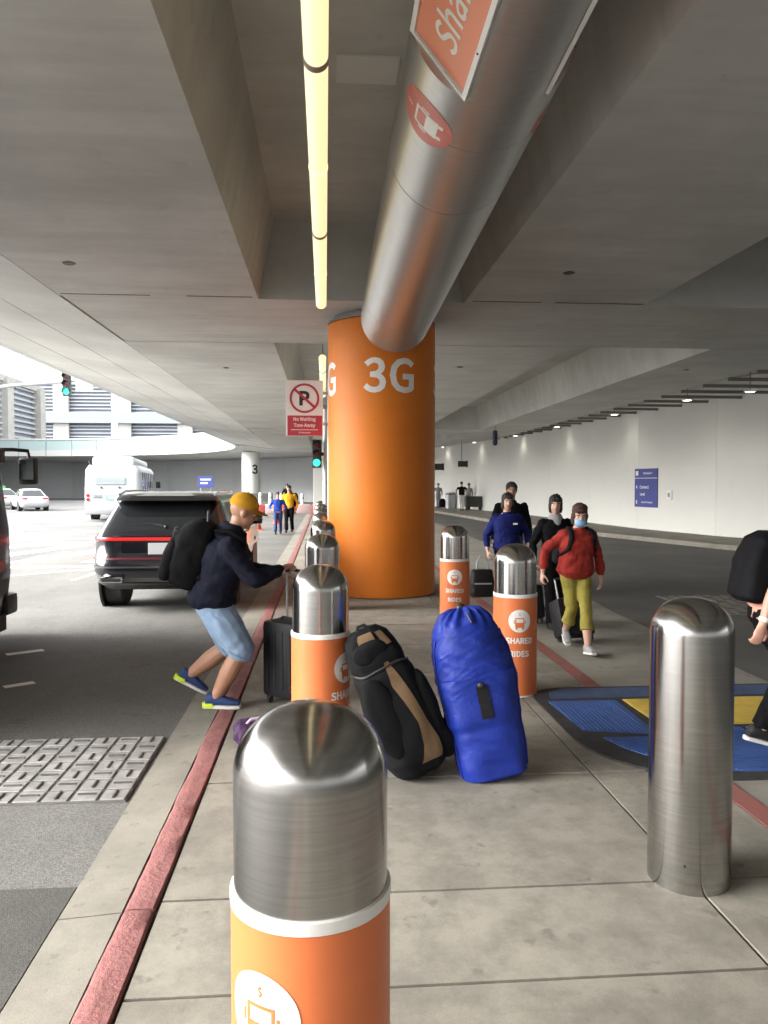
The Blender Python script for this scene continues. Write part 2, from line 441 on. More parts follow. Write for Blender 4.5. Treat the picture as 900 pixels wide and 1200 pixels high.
# cantilever soffit panels, sloping up to the fascia
XO, ZO = -7.0, 4.74
ys = list(np.arange(-26, 61, 4.4))
for a, c in zip(ys, ys[1:]):
    for t0, t1 in ((0, .33), (.335, .66), (.665, 1)):
        pa, pc = V((-3.66 + (XO + 3.66) * t0, 0, ZS + (ZO - ZS) * t0)), V((-3.66 + (XO + 3.66) * t1, 0, ZS + (ZO - ZS) * t1))
        b = NB(); loft(b, [[V((pa.x, y, pa.z)), V((pc.x, y, pc.z)), V((pc.x, y, 5.4)), V((pa.x, y, 5.4))] for y in (a + .006, c - .006)])
        obj('soffit_panel', b, CANT, op)
obj('deck_edge', B(-7.2, -3.6, -26, 60.2, 5.38, ZT - .02), CANT, op)
# rust and drain holes in the soffits
for x, y in ((-3.0, 9.4), (3.0, 9.35), (6.2 - 3.2, 17), (-2.2, 17.5), (8.2, 17)):
    b = NB(); lathe(b, [(.075, ZS - .006), (.06, ZS - .012), (.05, ZS + .02)], (x, y, 0), 20); obj('drain_hole', b, DARKST, op, True)
obj('ceiling_plate', B(.11, .66, 6.75, 7.2, ZR - .02, ZR - .001), CANT, op)
# parapet and the curved continuation of the deck round to the left
CX, CY, RI, RO = -33.0, 60.0, 26.0, 43.2
path = [(-7.0, y) for y in np.arange(-26, 60, 4.44)] + [(CX + RI * math.cos(a), CY + RI * math.sin(a)) for a in np.linspace(0, math.pi / 2, 15)] + [(x, CY + RI) for x in np.arange(CX - 4, -90, -4.)]
for (xa, ya), (xb, yb) in zip(path, path[1:]):
    a, c = V((xa, ya, 0)), V((xb, yb, 0)); d = (c - a).normalized(); n = V((-d.y, d.x, 0)); sgn = n
    e = d * .03
    def quad(z0, z1, off, th):
        b = NB(); loft(b, [[p + sgn * off + V((0, 0, z0)), p + sgn * (off - th) + V((0, 0, z0)), p + sgn * (off - th) + V((0, 0, z1)), p + sgn * off + V((0, 0, z1))] for p in (a + e, c - e)]); return b
    obj('fascia_panel', quad(4.72, 5.35, .05, .3), MATS.get('fascia') or mat('fascia', (.50, .50, .49), rough=.6), op)
    obj('parapet_panel', quad(5.36, 6.45, .0, .2), mat('parapet_panel', (.34, .43, .43), rough=.4), op)
    obj('parapet_rail', quad(6.46, 6.62, .06, .3), mat('fascia', (.50, .50, .49)), op)
b = NB(); n = 16
for z0, z1 in ((ZS + .1, 5.3),):
    loft(b, [[V((CX + r * math.cos(t), CY + r * math.sin(t), z)) for r, z in ((RI + .3, 4.74), (RI + 3, ZS + .1), (RO, ZS + .1), (RO, ZT), (RI + .3, ZT))] for t in np.linspace(.0, math.pi / 2, n)])
obj('curved_deck', b, CEIL, op)
b = NB(); loft(b, [[V((x, CY + r, z)) for r, z in ((RI + .3, 4.74), (RI + 3, ZS + .1), (RO, ZS + .1), (RO, ZT), (RI + .3, ZT))] for x in (CX, -95)])
obj('curved_deck', b, CEIL, op)

# ================================================================== right wall, ceiling slats, lamps
wallp = [(26, 2), (19, 10), (15.6, 15), (13.4, 19), (12.0, 22.8), (11.2, 26.8), (10.9, 31), (10.7, 36), (10.1, 42), (9.2, 48), (7.9, 54.5), (6, 60.5), (3.4, 66.5)]
farw = [(3.4, 66.5), (0.2, 72), (-4, 78), (-10, 84), (-18, 89.5), (-30, 94), (-44, 96), (-58, 96.5), (-72, 97), (-90, 97)]
def wall(name, label, pts, m, z0, z1, zmid, cat='wall'):
    t = thing(name, label, cat, (pts[0][0], pts[0][1], 0)); o0 = V((pts[0][0], pts[0][1], 0))
    for (xa, ya), (xb, yb) in zip(pts, pts[1:]):
        a, c = V((xa, ya, 0)) - o0, V((xb, yb, 0)) - o0; d = (c - a).normalized(); n = V((d.y, -d.x, 0)); e = d * .004
        for q0, q1 in ((z0, zmid - .008), (zmid + .008, z1)):
            b = NB(); loft(b, [[p + V((0, 0, q0)), p + n * .2 + V((0, 0, q0)), p + n * .2 + V((0, 0, q1)), p + V((0, 0, q1))] for p in (a + e, c - e)])
            obj('wall_panel', b, m, t)
        b = NB(); loft(b, [[p + n * .03 + V((0, 0, z0)), p + n * .25 + V((0, 0, z0)), p + n * .25 + V((0, 0, z1)), p + n * .03 + V((0, 0, z1))] for p in (a, c)])
        obj('wall_core', b, m, t)
    return t
wall('panelled_wall', 'long white painted panel wall curving along the right-hand roadway', wallp, WALLW, -.03, 4.9, 2.3)
wall('far_wall', 'plain grey wall closing the view behind the white bus', farw, WALLG, -.03, 4.3, 2.6)
# ceiling over the wall strip
rows = []
for y in np.linspace(-26, 66, 48):
    rows.append([V((9.84, y, 4.92)), V((float(np.interp(y, [p[1] for p in wallp], [p[0] for p in wallp])) + 1.0, y, 4.92))])
rows2 = [[p + V((0, 0, .3)) for p in r] for r in rows]
b = NB(); grid(b, rows); grid(b, rows2); obj('edge_ceiling', b, CEIL, op)
gr = thing('ceiling_slats', 'row of dark slats bridging the overpass edge and the white wall top', 'ceiling slats', (9.9, 12, 4.3))
SLATM = mat('slat_paint', (.20, .195, .175), rough=.6)
for i, y in enumerate(np.arange(13.2, 44, 1.25)):
    xw = float(np.interp(y, [p[1] for p in wallp], [p[0] for p in wallp]))
    obj('slat', B(-.05, xw - 9.9 - .02, y - 12 - .035, y - 12 + .035, -.06, .02), SLATM, gr)
def downlight(x, y, label):
    t = thing('downlight', label, 'ceiling lamp', (x, y, 4.24), 0, 'downlights along the wall')
    b = NB(); lathe(b, [(.16, .03), (.17, 0), (.13, -.02), (.125, .0)], n=24); obj('housing', b, WHITEM, t, True)
    b = NB(); lathe(b, [(.12, -.008), (.11, -.014)], n=24); obj('lens', b, LAMP, t, True)
    b = NB(); tube(b, [(0, 0, .03), (0, 0, .68)], .02); obj('stem', b, GREYM, t)
    ld = bpy.data.lights.new('downlight_bulb', 'SPOT'); ld.energy = 3.5; ld.spot_size = R(125); ld.spot_blend = .6; ld.color = (1, .95, .85); ld.shadow_soft_size = .12
    lo = bpy.data.objects.new('bulb', ld); link(lo, t); lo.location = (0, 0, -.05)
for x, y, s in ((11.55, 20.2, 'above and right of the blue wall sign'), (10.85, 22.4, 'nearly above the blue wall sign'), (10.45, 27.2, 'second beyond the blue wall sign'),
                (10.2, 33.3, 'third beyond the blue wall sign'), (9.9, 39.5, 'nearest the hanging dark lantern'), (9.0, 46, 'above the far footway'), (8.0, 52, 'farthest along the white wall')):
    downlight(x, y, 'lit round ceiling lamp by the white wall, ' + s)

# blue wall sign and the small plate beside it
def frame_on_wall(x, y):
    for (xa, ya), (xb, yb) in zip(wallp, wallp[1:]):
        if ya <= y <= yb:
            t = (y - ya) / (yb - ya); d = V((xb - xa, yb - ya, 0)).normalized()
            return V((xa + (xb - xa) * t, y, 0)), d
p, d = frame_on_wall(0, 26.3)
rd = -d; nn = V((-d.y, d.x, 0))
t = thing('wall_sign', 'blue direction sign with white lettering fixed on the white wall', 'sign', p + V((0, 0, .28)))
M_ = Matrix((rd, V((0, 0, 1)), nn)).transposed().to_4x4()
b = NB(); box(b, -.66, .66, .62, 1.98, .0, .04, .005, M_); obj('panel', b, NAVY, t)
for (s, sz, u, v) in (('Terminal', .17, .0, 1.82), ('<', .2, -.5, 1.33), ('Closed', .26, -.05, 1.33), ('Exit', .2, -.2, 1.07), ('Ground Transportation', .12, .02, .78)):
    pass
fnw = on_plane(nn * .043, rd, (0, 0, 1))
for q in (sh(text_polys('Connect', .22, .004), -.08, 1.33), sh(text_polys('Level', .19, .004), -.18, 1.08), sh(text_polys('Ground Transport', .125, .002), .08, .79), sh(text_polys('Terminal 3-4', .15, .003), .12, 1.82),
          rect(-.6, -.44, 1.74, 1.90), [[(-.58, 1.33), (-.5, 1.40), (-.5, 1.26)]], rect(-.56, -.5, .73, .86), rect(-.66, .66, 1.635, 1.655)):
    decal(q, WVINYL, t, 'lettering', fnw)
p2, d2 = frame_on_wall(0, 25.0)
t2 = thing('intercom_plate', 'small pale plate on the white wall right of the blue sign', 'wall plate', p2)
M2 = Matrix((-d2, V((0, 0, 1)), V((-d2.y, d2.x, 0)))).transposed().to_4x4()
b = NB(); box(b, -.13, .13, 1.18, 1.52, 0, .05, .01, M2); obj('plate', b, WHITEM, t2)
b = NB(); box(b, -.05, .05, 1.28, 1.42, .05, .07, .005, M2); obj('grille', b, GREYM, t2)
# dark hanging signs at the far end of the roadway
for x, y, w, hh, z, s in ((6.6, 46.0, 1.0, .38, 2.75, 'longer dark sign hanging over the far roadway beside the orange column'), (8.1, 45.0, .52, .34, 2.9, 'shorter dark sign hanging over the far roadway by the white wall')):
    t = thing('hanging_sign', s, 'sign', (x, y, z))
    obj('sign_box', B(-w / 2, w / 2, -.08, .08, -hh / 2, hh / 2, .01), mat('dark_sign', (.03, .035, .03), rough=.5), t)
    obj('frame', B(w / 2, w / 2 + .05, -.1, .1, -hh / 2 - .03, hh / 2 + .03), BLACK, t)
    b = NB(); tube(b, [(-w * .1, 0, hh / 2), (-w * .1, 0, ZS - z)], .03); obj('hanger', b, GREYM, t)
t = thing('hanging_lantern', 'slim dark blue lantern hanging from the ceiling near the white wall', 'lantern', (7.6, 34, 3.9))
b = NB(); lathe(b, [(.03, .22), (.10, .2), (.12, 0), (.10, -.4), (.05, -.46)], n=16); obj('body', b, mat('navy_plastic', (.02, .022, .07), rough=.5), t, True)
b = NB(); tube(b, [(0, 0, .2), (0, 0, .42)], .02); obj('hanger', b, GREYM, t)

# ================================================================== orange column, pipe sign, tube lights
CC = (.9, 12.22); CR = .845
t = thing('round_column', 'massive orange round column marked 3G standing on the pavement island', 'column', (CC[0], CC[1], 0))
b = NB(); lathe(b, [(CR - .02, 0.0), (CR, .012), (CR, 4.19), (CR - .012, 4.2)], n=96); obj('shaft', b, ORANGE, t, True)
b = NB(); lathe(b, [(CR - .05, 4.2), (CR + .006, 4.203), (CR + .006, 4.235), (CR - .08, 4.24), (CR - .08, ZS + .05)], n=72); obj('collar', b, STEEL, t, True)
b = NB(); lathe(b, [(CR + .03, -.02), (CR + .03, .004), (CR - .05, .006)], n=72); obj('base_joint', b, DARKST, t, True)
for ch, du in (('3', -.215), ('G', .205)):
    txt = sh(text_polys(ch, 1.03, .017, 1.0), du, 0)
    for k in range(4): decal(txt, WVINYL, t, 'letter', on_cyl(CR + .003, R(3.2 + 90 * k), 3.33), .04)
# a further, pale column marked 3 beyond the crossing
t = thing('round_column', 'pale round column with a dark numeral 3 beyond the crossing', 'column', (-6.5, 68.5, 0))
b = NB(); lathe(b, [(.8, -.03), (.8, 4.5)], n=40); obj('shaft', b, mat('pale_column_paint', (.62, .61, .58), rough=.6, var=.05), t, True)
decal(text_polys('3', 1.6, .04), BLACK, t, 'lettering', on_cyl(.806, R(30), 3.0), .06)
t = thing('square_post', 'slim white post carrying a yellow diamond behind the orange column', 'post', (-.35, 41.5, 0))
obj('shaft', B(-.28, .28, -.28, .28, -.03, ZS, .02), mat('post_white', (.66, .66, .63), rough=.6), t)
decal([[(0, .28), (.28, 0), (0, -.28), (-.28, 0)]], mat('yellow_sign', (.62, .40, .03), rough=.5), t, 'diamond_sign', on_plane((0, -.285, 3.0), (1, 0, 0), (0, 0, 1)))

# pipe sign boom
PX, PR_ = 1.03, .505
PIPE_A, PIPE_B = V((PX, 11.25, 4.14)), V((PX, -1.5, 4.14 + 12.75 * .0505))
pdir = (PIPE_B - PIPE_A).normalized(); pside = V((1, 0, 0)); pup = pside.cross(pdir) * -1
if pup.z < 0: pup = -pup
def pax(y): return PIPE_A + pdir * ((11.25 - y) / abs(pdir.y))
t = thing('pipe_sign_boom', 'fat brushed steel pipe with orange sign panels running overhead into the orange column', 'sign boom', (PX, 11.25, 0)); off = V((PX, 11.25, 0))
def pcirc(c, n=72, cut=None, half=R(31)):
    o = []
    for i in range(n):
        a = 2 * math.pi * i / n; r = PR_
        if cut:
            for ca in cut:
                da = (a - ca + math.pi) % (2 * math.pi) - math.pi
                if abs(da) < half: r = PR_ * math.cos(half) / math.cos(da)
        o.append(c + pside * (r * math.cos(a)) + pup * (r * math.sin(a)) - off)
    return o
YN = 4.62
CUT = (R(218), R(336))
segs = [(11.25, 10.05, None), (10.04, 6.25, None), (6.24, 5.2, None), (5.195, YN, None), (YN, -1.5, CUT)]
for a, c, cut in segs[:3]:
    b = NB(); loft(b, [pcirc(pax(a)), pcirc(pax(c))]); obj('pipe_section', b, PIPEST, t, True)
b = NB(); loft(b, [pcirc(pax(5.195)), pcirc(pax(YN))]); obj('pipe_section', b, PIPEST, t, True)
b = NB(); loft(b, [pcirc(pax(YN - .001), cut=CUT), pcirc(pax(-1.5), cut=CUT)]); obj('pipe_section', b, PIPEST, t, True)
for y in (10.045, 6.245):
    b = NB(); lathe(b, [(PR_ - .006, -.004), (PR_ - .004, .004)], n=64, axis='Y'); bmesh.ops.translate(b, verts=b.verts, vec=pax(y) - off); obj('seam', b, BLACK, t)
b = NB(); lathe(b, [(.3, 0), (.3, .5)], n=32, axis='Y'); bmesh.ops.translate(b, verts=b.verts, vec=V((0, 0.0, 4.14))); obj('socket', b, DARKST, t, True)
def sign_panel(ca, flip):
    nrm = pside * math.cos(ca) + pup * math.sin(ca)
    wv = V(nrm).cross(pdir).normalized()          # across the panel
    if wv.z < 0: wv = -wv                          # up
    hw = PR_ * math.sin(R(31)); dep = PR_ * math.cos(R(31))
    start = pax(YN) + nrm * dep - off
    Lp = 4.6
    M = Matrix((pdir, wv, nrm)).transposed().to_4x4()
    T = Matrix.Translation(start)
    b = NB(); box(b, .035, Lp, -hw + .022, hw - .022, .002, .012, 0, T @ M); pn = obj('sign_panel', b, SIGNOR, t)
    for q in ((.0, Lp, -hw - .004, -hw + .03), (.0, Lp, hw - .03, hw + .004), (.0, .02, -hw + .03, hw - .03)):
        b = NB(); box(b, q[0], q[1], q[2], q[3], .001, .026, .003, T @ M); obj('sign_frame', b, WHITEM, pn)
    for xx in (.45, 1.15, 1.9):
        for s in (-1, 1):
            b = NB(); ball(b, T @ M @ V((xx, s * (hw - .013), .027)), .008, seg=1); obj('rivet', b, DARKST, pn)
    st = T @ M @ V((.25, 0, .014))
    tp = text_polys('Shared Rides', .40, .004); tw = max(u for p in tp for u, v in p)
    if flip: fn = on_plane(T @ M @ V((.5 + tw, .0, .014)), -pdir, wv)
    else: fn = on_plane(T @ M @ V((.20 + tw, .0, .014)), pdir, wv)
    decal(tp, WVINYL, pn, 'lettering', fn)
sign_panel(R(218), False); sign_panel(R(336), True)
def icon_bus(s):        # bus front with dollar sign, unit radius = s
    body = frect(-.40 * s, .40 * s, -.50 * s, .36 * s, .09 * s) + rect(-.31 * s, .31 * s, -.41 * s, -.06 * s) + rect(-.52 * s, -.44 * s, -.15 * s, .15 * s) + rect(.44 * s, .52 * s, -.15 * s, .15 * s)
    body += rect(-.36 * s, -.2 * s, -.66 * s, -.505 * s) + rect(.2 * s, .36 * s, -.66 * s, -.505 * s)
    return body + sh(text_polys('$', .42 * s, .01 * s), 0, .66 * s)
def icon_lights(s): return disc(.07 * s, 12, (-.2 * s, -.25 * s)) + disc(.07 * s, 12, (.2 * s, -.25 * s))
# round decal wrapped on the pipe
for ca, sg in ((R(222), 1), (R(340), -1)):
    def pf(u, v, rr):
        a = ca - sg * v / PR_
        return pax(5.12) + pdir * u * sg + (pside * math.cos(a) + pup * math.sin(a)) * rr - off
    dd = flat(disc(.30, 40), None)
    o1 = decal([p for p in [list(reversed(q)) for q in [[(v, u) for u, v in pp] for pp in [list(x) for x in disc(.23, 40)]]]], REDDEC, t, 'decal_disc', lambda u, v: V((u, v, 0)))
    bm = flat([[(u, v) for u, v in disc(.23, 40)[0]]])
    for k in range(-6, 7):
        bmesh.ops.bisect_plane(bm, geom=bm.verts[:] + bm.edges[:] + bm.faces[:], plane_co=(0, k * .04 + .001, 0), plane_no=(0, 1, 0))
    for v in bm.verts: v.co = pf(v.co.x, v.co.y, PR_ + .002)
    o1.data = mesh_from('decal_disc', bm, REDDEC)
    bm = flat(icon_bus(.23))
    for k in range(-6, 7):
        bmesh.ops.bisect_plane(bm, geom=bm.verts[:] + bm.edges[:] + bm.faces[:], plane_co=(0, k * .03 + .001, 0), plane_no=(0, 1, 0))
    for v in bm.verts: v.co = pf(v.co.x, v.co.y, PR_ + .004)
    obj('decal_bus', mesh_from('decal_bus', bm, WVINYL), None, o1)

# continuous tube lights
def tube_light(label, y0, y1, x=-.045, z=4.13):
    t = thing('tube_light', label, 'strip light', (x, y0, z), 0, 'strip lights along the island')
    n = max(1, round((y1 - y0) / 1.5)); L_ = (y1 - y0) / n
    for i in range(n):
        b = NB(); lathe(b, [(.066, i * L_ + .006), (.070, i * L_ + .02), (.070, (i + 1) * L_ - .02), (.066, (i + 1) * L_ - .006)], n=24, axis='Y'); obj('diffuser', b, TUBE, t, True)
    for i in range(n + 1):
        wide = i % 2 == 1
        b = NB(); lathe(b, [(.069, i * L_ - (.03 if wide else .006)), (.075, i * L_ - (.025 if wide else .004)), (.075, i * L_ + (.025 if wide else .004)), (.069, i * L_ + (.03 if wide else .006))], n=24, axis='Y')
        obj('clamp_ring', b, mat('clamp_grey', (.30, .25, .2), rough=.5, metal=.4) if wide else TUBE, t, True)
        if wide:
            b = NB(); tube(b, [(0, i * L_, .07), (0, i * L_, ZR - z)], .012); obj('hanger_rod', b, GREYM, t)
    obj('spine', B(-.03, .03, 0, y1 - y0, .066, .10), GREYM, t)
tube_light('long lit fluorescent strip light left of the steel pipe', -3.05, 10.45)
tube_light('short lit fluorescent strip light above the no-parking sign', 14.9, 20.9)

# ================================================================== bollards
def bollard_mesh():
    Hh, r = 1.23, .172
    prof = [(r, -.02), (r, Hh - .15)] + [(r * math.cos(a) ** .88, Hh - .15 + .15 * math.sin(a) ** 1.0) for a in np.linspace(.12, math.pi / 2 - .02, 14)]
    b = NB(); lathe(b, prof, n=64); return mesh_from('post', b, STEEL, True)
BM = bollard_mesh()
def bollard(loc, label, sleeve=True, ang=0, group='steel bollards of the island'):
    t = thing('bollard', label, 'bollard', loc, 0, group)
    obj('post', BM, None, t)
    if sleeve:
        b = NB(); lathe(b, [(.176, 0.012), (.1785, .014), (.1785, .799), (.176, .800)], n=64); s = obj('sleeve', b, SLEEVE, t, True)
        b = NB(); lathe(b, [(.175, .800), (.180, .802), (.180, .828), (.175, .830)], n=64); obj('white_band', b, WVINYL, t, True)
        b = NB(); lathe(b, [(.175, -.005), (.180, 0), (.180, .012), (.175, .013)], n=64); obj('white_band', b, WVINYL, t, True)
        for a in (0, R(180)):
            d = decal(disc(.092, 40), WVINYL, s, 'icon_disc', on_cyl(.1800, ang + a, .62), .012)
            decal(icon_bus(.092), SLEEVE, s, 'icon_bus', on_cyl(.1812, ang + a, .612), .012)
            for wd, dv in (('SHARED', .05), ('RIDES', -.055)): decal(sh(text_polys(wd, .095, .0026), 0, dv), WVINYL, s, 'lettering', on_cyl(.1805, ang + a, .41), .012)
    return t
bollard((-.034, 1.71, 0), 'nearest bollard in front, steel dome above an orange sleeve', True, R(-35))
bollard((-.03, 4.68, 0), 'orange-sleeved bollard between the navy-hoodie man and the black backpack', True, R(56))
bollard((-.03, 7.6, 0), 'third steel-domed bollard of the left row, behind the suitcase handle', True, R(60))
bollard((-.03, 10.5, 0), 'fourth steel-domed bollard of the left row, left of the orange column', True, R(60))
for i, s in enumerate(('fifth', 'sixth', 'seventh', 'eighth')):
    bollard((-.06 - .02 * i, 13.5 + 2.95 * i, 0), s + ' small far bollard of the left row beyond the orange column', True, R(60))
bollard((1.585, 3.2, 0), 'bare all-steel bollard at right in front of the blue mat', False)
bollard((1.56, 6.2, 0), 'orange-sleeved bollard right behind the blue bag', True, R(-2))
bollard((1.55, 9.1, 0), 'orange-sleeved bollard just right of the orange column', True, R(-10))
b = NB(); lathe(b, [(.006, 0), (.005, -.004)], n=10, axis='Y'); bmesh.ops.translate(b, verts=b.verts, vec=(-.09, -.148, .12))
obj('screw_hole', b, BLACK, [o for o in bpy.data.objects if o.get('label', '').startswith('bare all-steel')][0])

# ================================================================== rubber ramp mat
t = thing('rubber_mat', 'blue and yellow ribbed rubber ramp mat laid across the right-hand kerb line', 'rubber mat', (0, 0, 0))
def rounded(x0, x1, y0, y1, rl, rb=None):
    rb = rl if rb is None else rb
    pts = [(x1, y0), (x1, y1)]
    for i in range(7): a = R(90 + 15 * i); pts.append((x0 + rb + rb * math.cos(a), y1 - rb + rb * math.sin(a)))
    for i in range(9): a = R(180 + 11.25 * i); pts.append((x0 + rl + rl * math.cos(a), y0 + rl + rl * math.sin(a)))
    return pts
b = NB(); prism(b, rounded(1.66, 5.2, 4.24, 6.26, .75, .28), -.02, .012); bmesh.ops.bevel(b, geom=[e for e in b.edges if e.calc_length() > 0 and all(v.co.z > 0 for v in e.verts)], offset=.01, segments=1, affect='EDGES'); obj('border', b, RUB, t)
def ribbed(poly, m, name, z=.018, along='Y', clip=None):
    b = NB(); prism(b, poly, .008, z); pn = obj(name, b, m, t)
    xs = [p[0] for p in poly]; ys = [p[1] for p in poly]; rb = NB(); p = .03
    n = int((max(xs) - min(xs)) / p) if along == 'Y' else int((max(ys) - min(ys)) / p)
    for i in range(1, n):
        q = (min(xs) if along == 'Y' else min(ys)) + i * p
        # clip rib against polygon
        hits = []
        for (xa, ya), (xb, yb) in zip(poly, poly[1:] + poly[:1]):
            a0, a1, c0, c1 = (xa, xb, ya, yb) if along == 'Y' else (ya, yb, xa, xb)
            if (a0 - q) * (a1 - q) < 0: hits.append(c0 + (c1 - c0) * (q - a0) / (a1 - a0))
        if len(hits) >= 2:
            h0, h1 = min(hits) + .015, max(hits) - .015
            if h1 - h0 > .03:
                if along == 'Y': box(rb, q - .008, q + .008, h0, h1, z - .002, z + .006)
                else: box(rb, h0, h1, q - .008, q + .008, z - .002, z + .006)
    o = obj('ribbing', rb, m, pn, kind='stuff')
ribbed([(1.78, 5.14), (2.26, 5.02), (2.28, 5.84), (1.74, 5.84)], BLUEM, 'mat_panel')
ribbed([(2.36, 5.2), (3.55, 5.2), (3.55, 5.86), (2.34, 5.86)], YELM, 'mat_panel', along='X')
ribbed([(3.62, 5.2), (5.1, 5.2), (5.1, 5.86), (3.62, 5.86)], BLUEM, 'mat_panel', along='X')
ribbed([(1.86, 4.98), (1.92, 4.78), (2.06, 4.55), (2.25, 4.40), (2.5, 4.33), (2.9, 4.32), (2.9, 5.12), (2.33, 5.12), (2.3, 4.93)], BLUEM, 'mat_panel', along='X')
obj('mat_panel', B(2.94, 5.1, 4.32, 5.13, .006, .02, .003), BLUED, t)
b = NB(); prism(b, [(1.78, 5.93), (5.1, 5.93), (5.1, 6.2), (1.95, 6.2), (1.82, 6.1)], .006, .018); obj('mat_panel', b, BLUED, t)

# ================================================================== no-parking sign, traffic signals
t = thing('no_parking_sign', 'white and red no-parking sign reading No Waiting Tow-Away on a grey post', 'sign', (-.33, 12.6, 0))
b = NB(); tube(b, [(.40, .05, -.02), (.40, .05, 3.42)], .035, 12); obj('post', b, GREYM, t, True)
for z in (2.7, 3.2):
    obj('bracket', B(.30, .44, -.012, .1, z - .02, z + .02), GREYM, t)
SIGNW = mat('sign_white', (.70, .69, .68), rough=.4); SIGNR = mat('sign_red', (.40, .035, .06), rough=.45)
obj('panel', B(-.30, .30, -.012, 0, 2.50, 3.40, .004), SIGNW, t)
fs = lambda u, v: V((u, -.0145, v)); fs2 = lambda u, v: V((u, -.0165, v)); fs3 = lambda u, v: V((u, -.0185, v))
decal(rect(-.275, .285, 2.505, 2.83), SIGNR, t, 'red_field', fs)
decal(sh(text_polys('P', .46, .014), -.0, 3.11), BLACK, t, 'letter', fs)
a = R(-42); ca, sa = math.cos(a), math.sin(a)
bar = [[(u * ca - v * sa, u * sa + v * ca + 3.11) for u, v in rect(-.21, .21, -.02, .02)[0]]]
decal(sh(annulus(.205, .24), 0, 3.11) + bar, SIGNR, t, 'prohibition_ring', fs2)
for q in (sh(text_polys('No Waiting', .115, .002), 0, 2.765), sh(text_polys('Tow-Away', .115, .002), .0, 2.665), rect(-.22, .22, 2.595, 2.605), sh(text_polys('24 hour zone', .05, .001), 0, 2.555)): decal(q, SIGNW, t, 'lettering', fs2)

def signal(label, loc, sc=1.):
    t = thing('traffic_signal', label, 'traffic signal', loc)
    obj('housing', B(-.17 * sc, .17 * sc, -.1, .12, -.5 * sc, .5 * sc, .03), mat('signal_housing', (.03, .035, .032), rough=.5), t)
    for i, m in enumerate((GREENL, LENSOFF, LENSOFF)):
        z = (-.32 + .32 * i) * sc
        b = NB(); lathe(b, [(.125 * sc, -.1), (.115 * sc, -.125), (.05 * sc, -.14)], (0, 0, z), 20, 'Y'); ln = obj('lens', b, m, t, True)
        b = NB(); rows = []
        for q in range(11):
            an = R(-20 + 22 * q); rows.append([V((.14 * sc * math.cos(an), -.1, z + .14 * sc * math.sin(an))), V((.14 * sc * math.cos(an), -.1 - .2 * sc, z + .14 * sc * math.sin(an) - .0))])
        grid(b, rows); obj('visor', b, BLACK, ln)
    return t
s1 = signal('green traffic signal under the no-parking sign', (-.22, 20.5, 2.52), .75)
b = NB(); tube(b, [(.22, .15, -2.55), (.22, .15, 1.2)], .06, 12); obj('pole', b, WHITEM, s1, True)
obj('bracket', B(.0, .24, .10, .16, -.05, .05), BLACK, s1)
s2 = signal('green traffic signal on a long mast arm outside at left', (-13.6, 42.0, 7.0), 1.25)
b = NB(); tube(b, [(0, .2, .15), (-3, .2, -.1), (-7.0, .2, -.75), (-9.5, .2, -1.2)], [.07, .1, .13, .16], 12); obj('mast_arm', b, GREYM, s2, True)
b = NB(); tube(b, [(-9.5, .2, -7.05), (-9.5, .2, -1.0)], .18, 14); obj('pole', b, GREYM, s2, True)
obj('name_plate', B(.42, 1.3, .1, .14, -.35, .35), WHITEM, s2)
b = NB(); tube(b, [(0, .2, .15), (1.3, .2, .3)], .05); obj('arm_tip', b, GREYM, s2)

# ================================================================== PEOPLE
def ik(a, c, l1, l2, hint):
    a, c = V(a), V(c); d = c - a; L = min(d.length, (l1 + l2) * .999)
    n = d.normalized(); x = (l1 * l1 - l2 * l2 + L * L) / (2 * L); h = math.sqrt(max(0, l1 * l1 - x * x))
    hv = V(hint) - n * V(hint).dot(n)
    return a + n * x + hv.normalized() * h
def limb(bm, a, c, r0, rm, r1, n=12, end=True):
    a, c = V(a), V(c); d, s, u = frame(c - a)
    prof = [(0, r0), (.25, r0 * .45 + rm * .55), (.5, rm), (.75, rm * .5 + r1 * .5), (1, r1)]
    loft(bm, [ring(a.lerp(c, q), s, u, r, r, n) for q, r in prof])
    ball(bm, a, r0 * .99, seg=2)
    if end: ball(bm, c, r1 * .99, seg=2)
SKINS = {}
def skin(k, c): return mat('skin_' + k, c, rough=.5, var=.06, scale=20)
def cloth(k, c, **q):
    d = dict(rough=.85, var=.10, scale=14, bump=.25, bscale=160, spec=.25); d.update(q); return mat('cloth_' + k, c, **d)

def hand(bm, wr, d, n, H, side, curl=.5):
    """palm + five fingers; d forearm direction, n palm normal, side = +1 thumb towards d x n"""
    k = H / 1.7; d = V(d).normalized(); n = (V(n) - d * V(n).dot(d)).normalized(); s = d.cross(n).normalized() * side
    loft(bm, [ring(wr + d * (q * k), s, n, w * k, th * k, 12) for q, w, th in ((-.02, .025, .021), (.02, .032, .018), (.06, .041, .017), (.092, .039, .014))])
    for i, Lf in enumerate((.070, .080, .075, .058)):
        p = wr + d * (.088 * k) + s * ((.030 - .020 * i) * k); dd = d.copy()
        for j, q in enumerate((.42, .33, .25)):
            ang = curl * (.9 + .3 * j); ax = d.cross(n).normalized()
            dd = Matrix.Rotation(ang * -1, 3, ax) @ dd if (Matrix.Rotation(-ang, 3, ax) @ d).dot(n) > 0 else Matrix.Rotation(ang, 3, ax) @ dd
            e = p + dd * (Lf * q * k); limb(bm, p, e, .0088 * k, .0085 * k, .008 * k, 8); p = e
    p = wr + d * (.025 * k) + s * (.028 * k)
    for j, (q, v) in enumerate(((.045, d * .6 + s * .7 + n * .35), (.03, d * .85 + s * .25 + n * .5), (.024, d * .9 + n * .5))):
        e = p + V(v).normalized() * (q * k); limb(bm, p, e, .0115 * k, .0105 * k, .0095 * k, 8); p = e

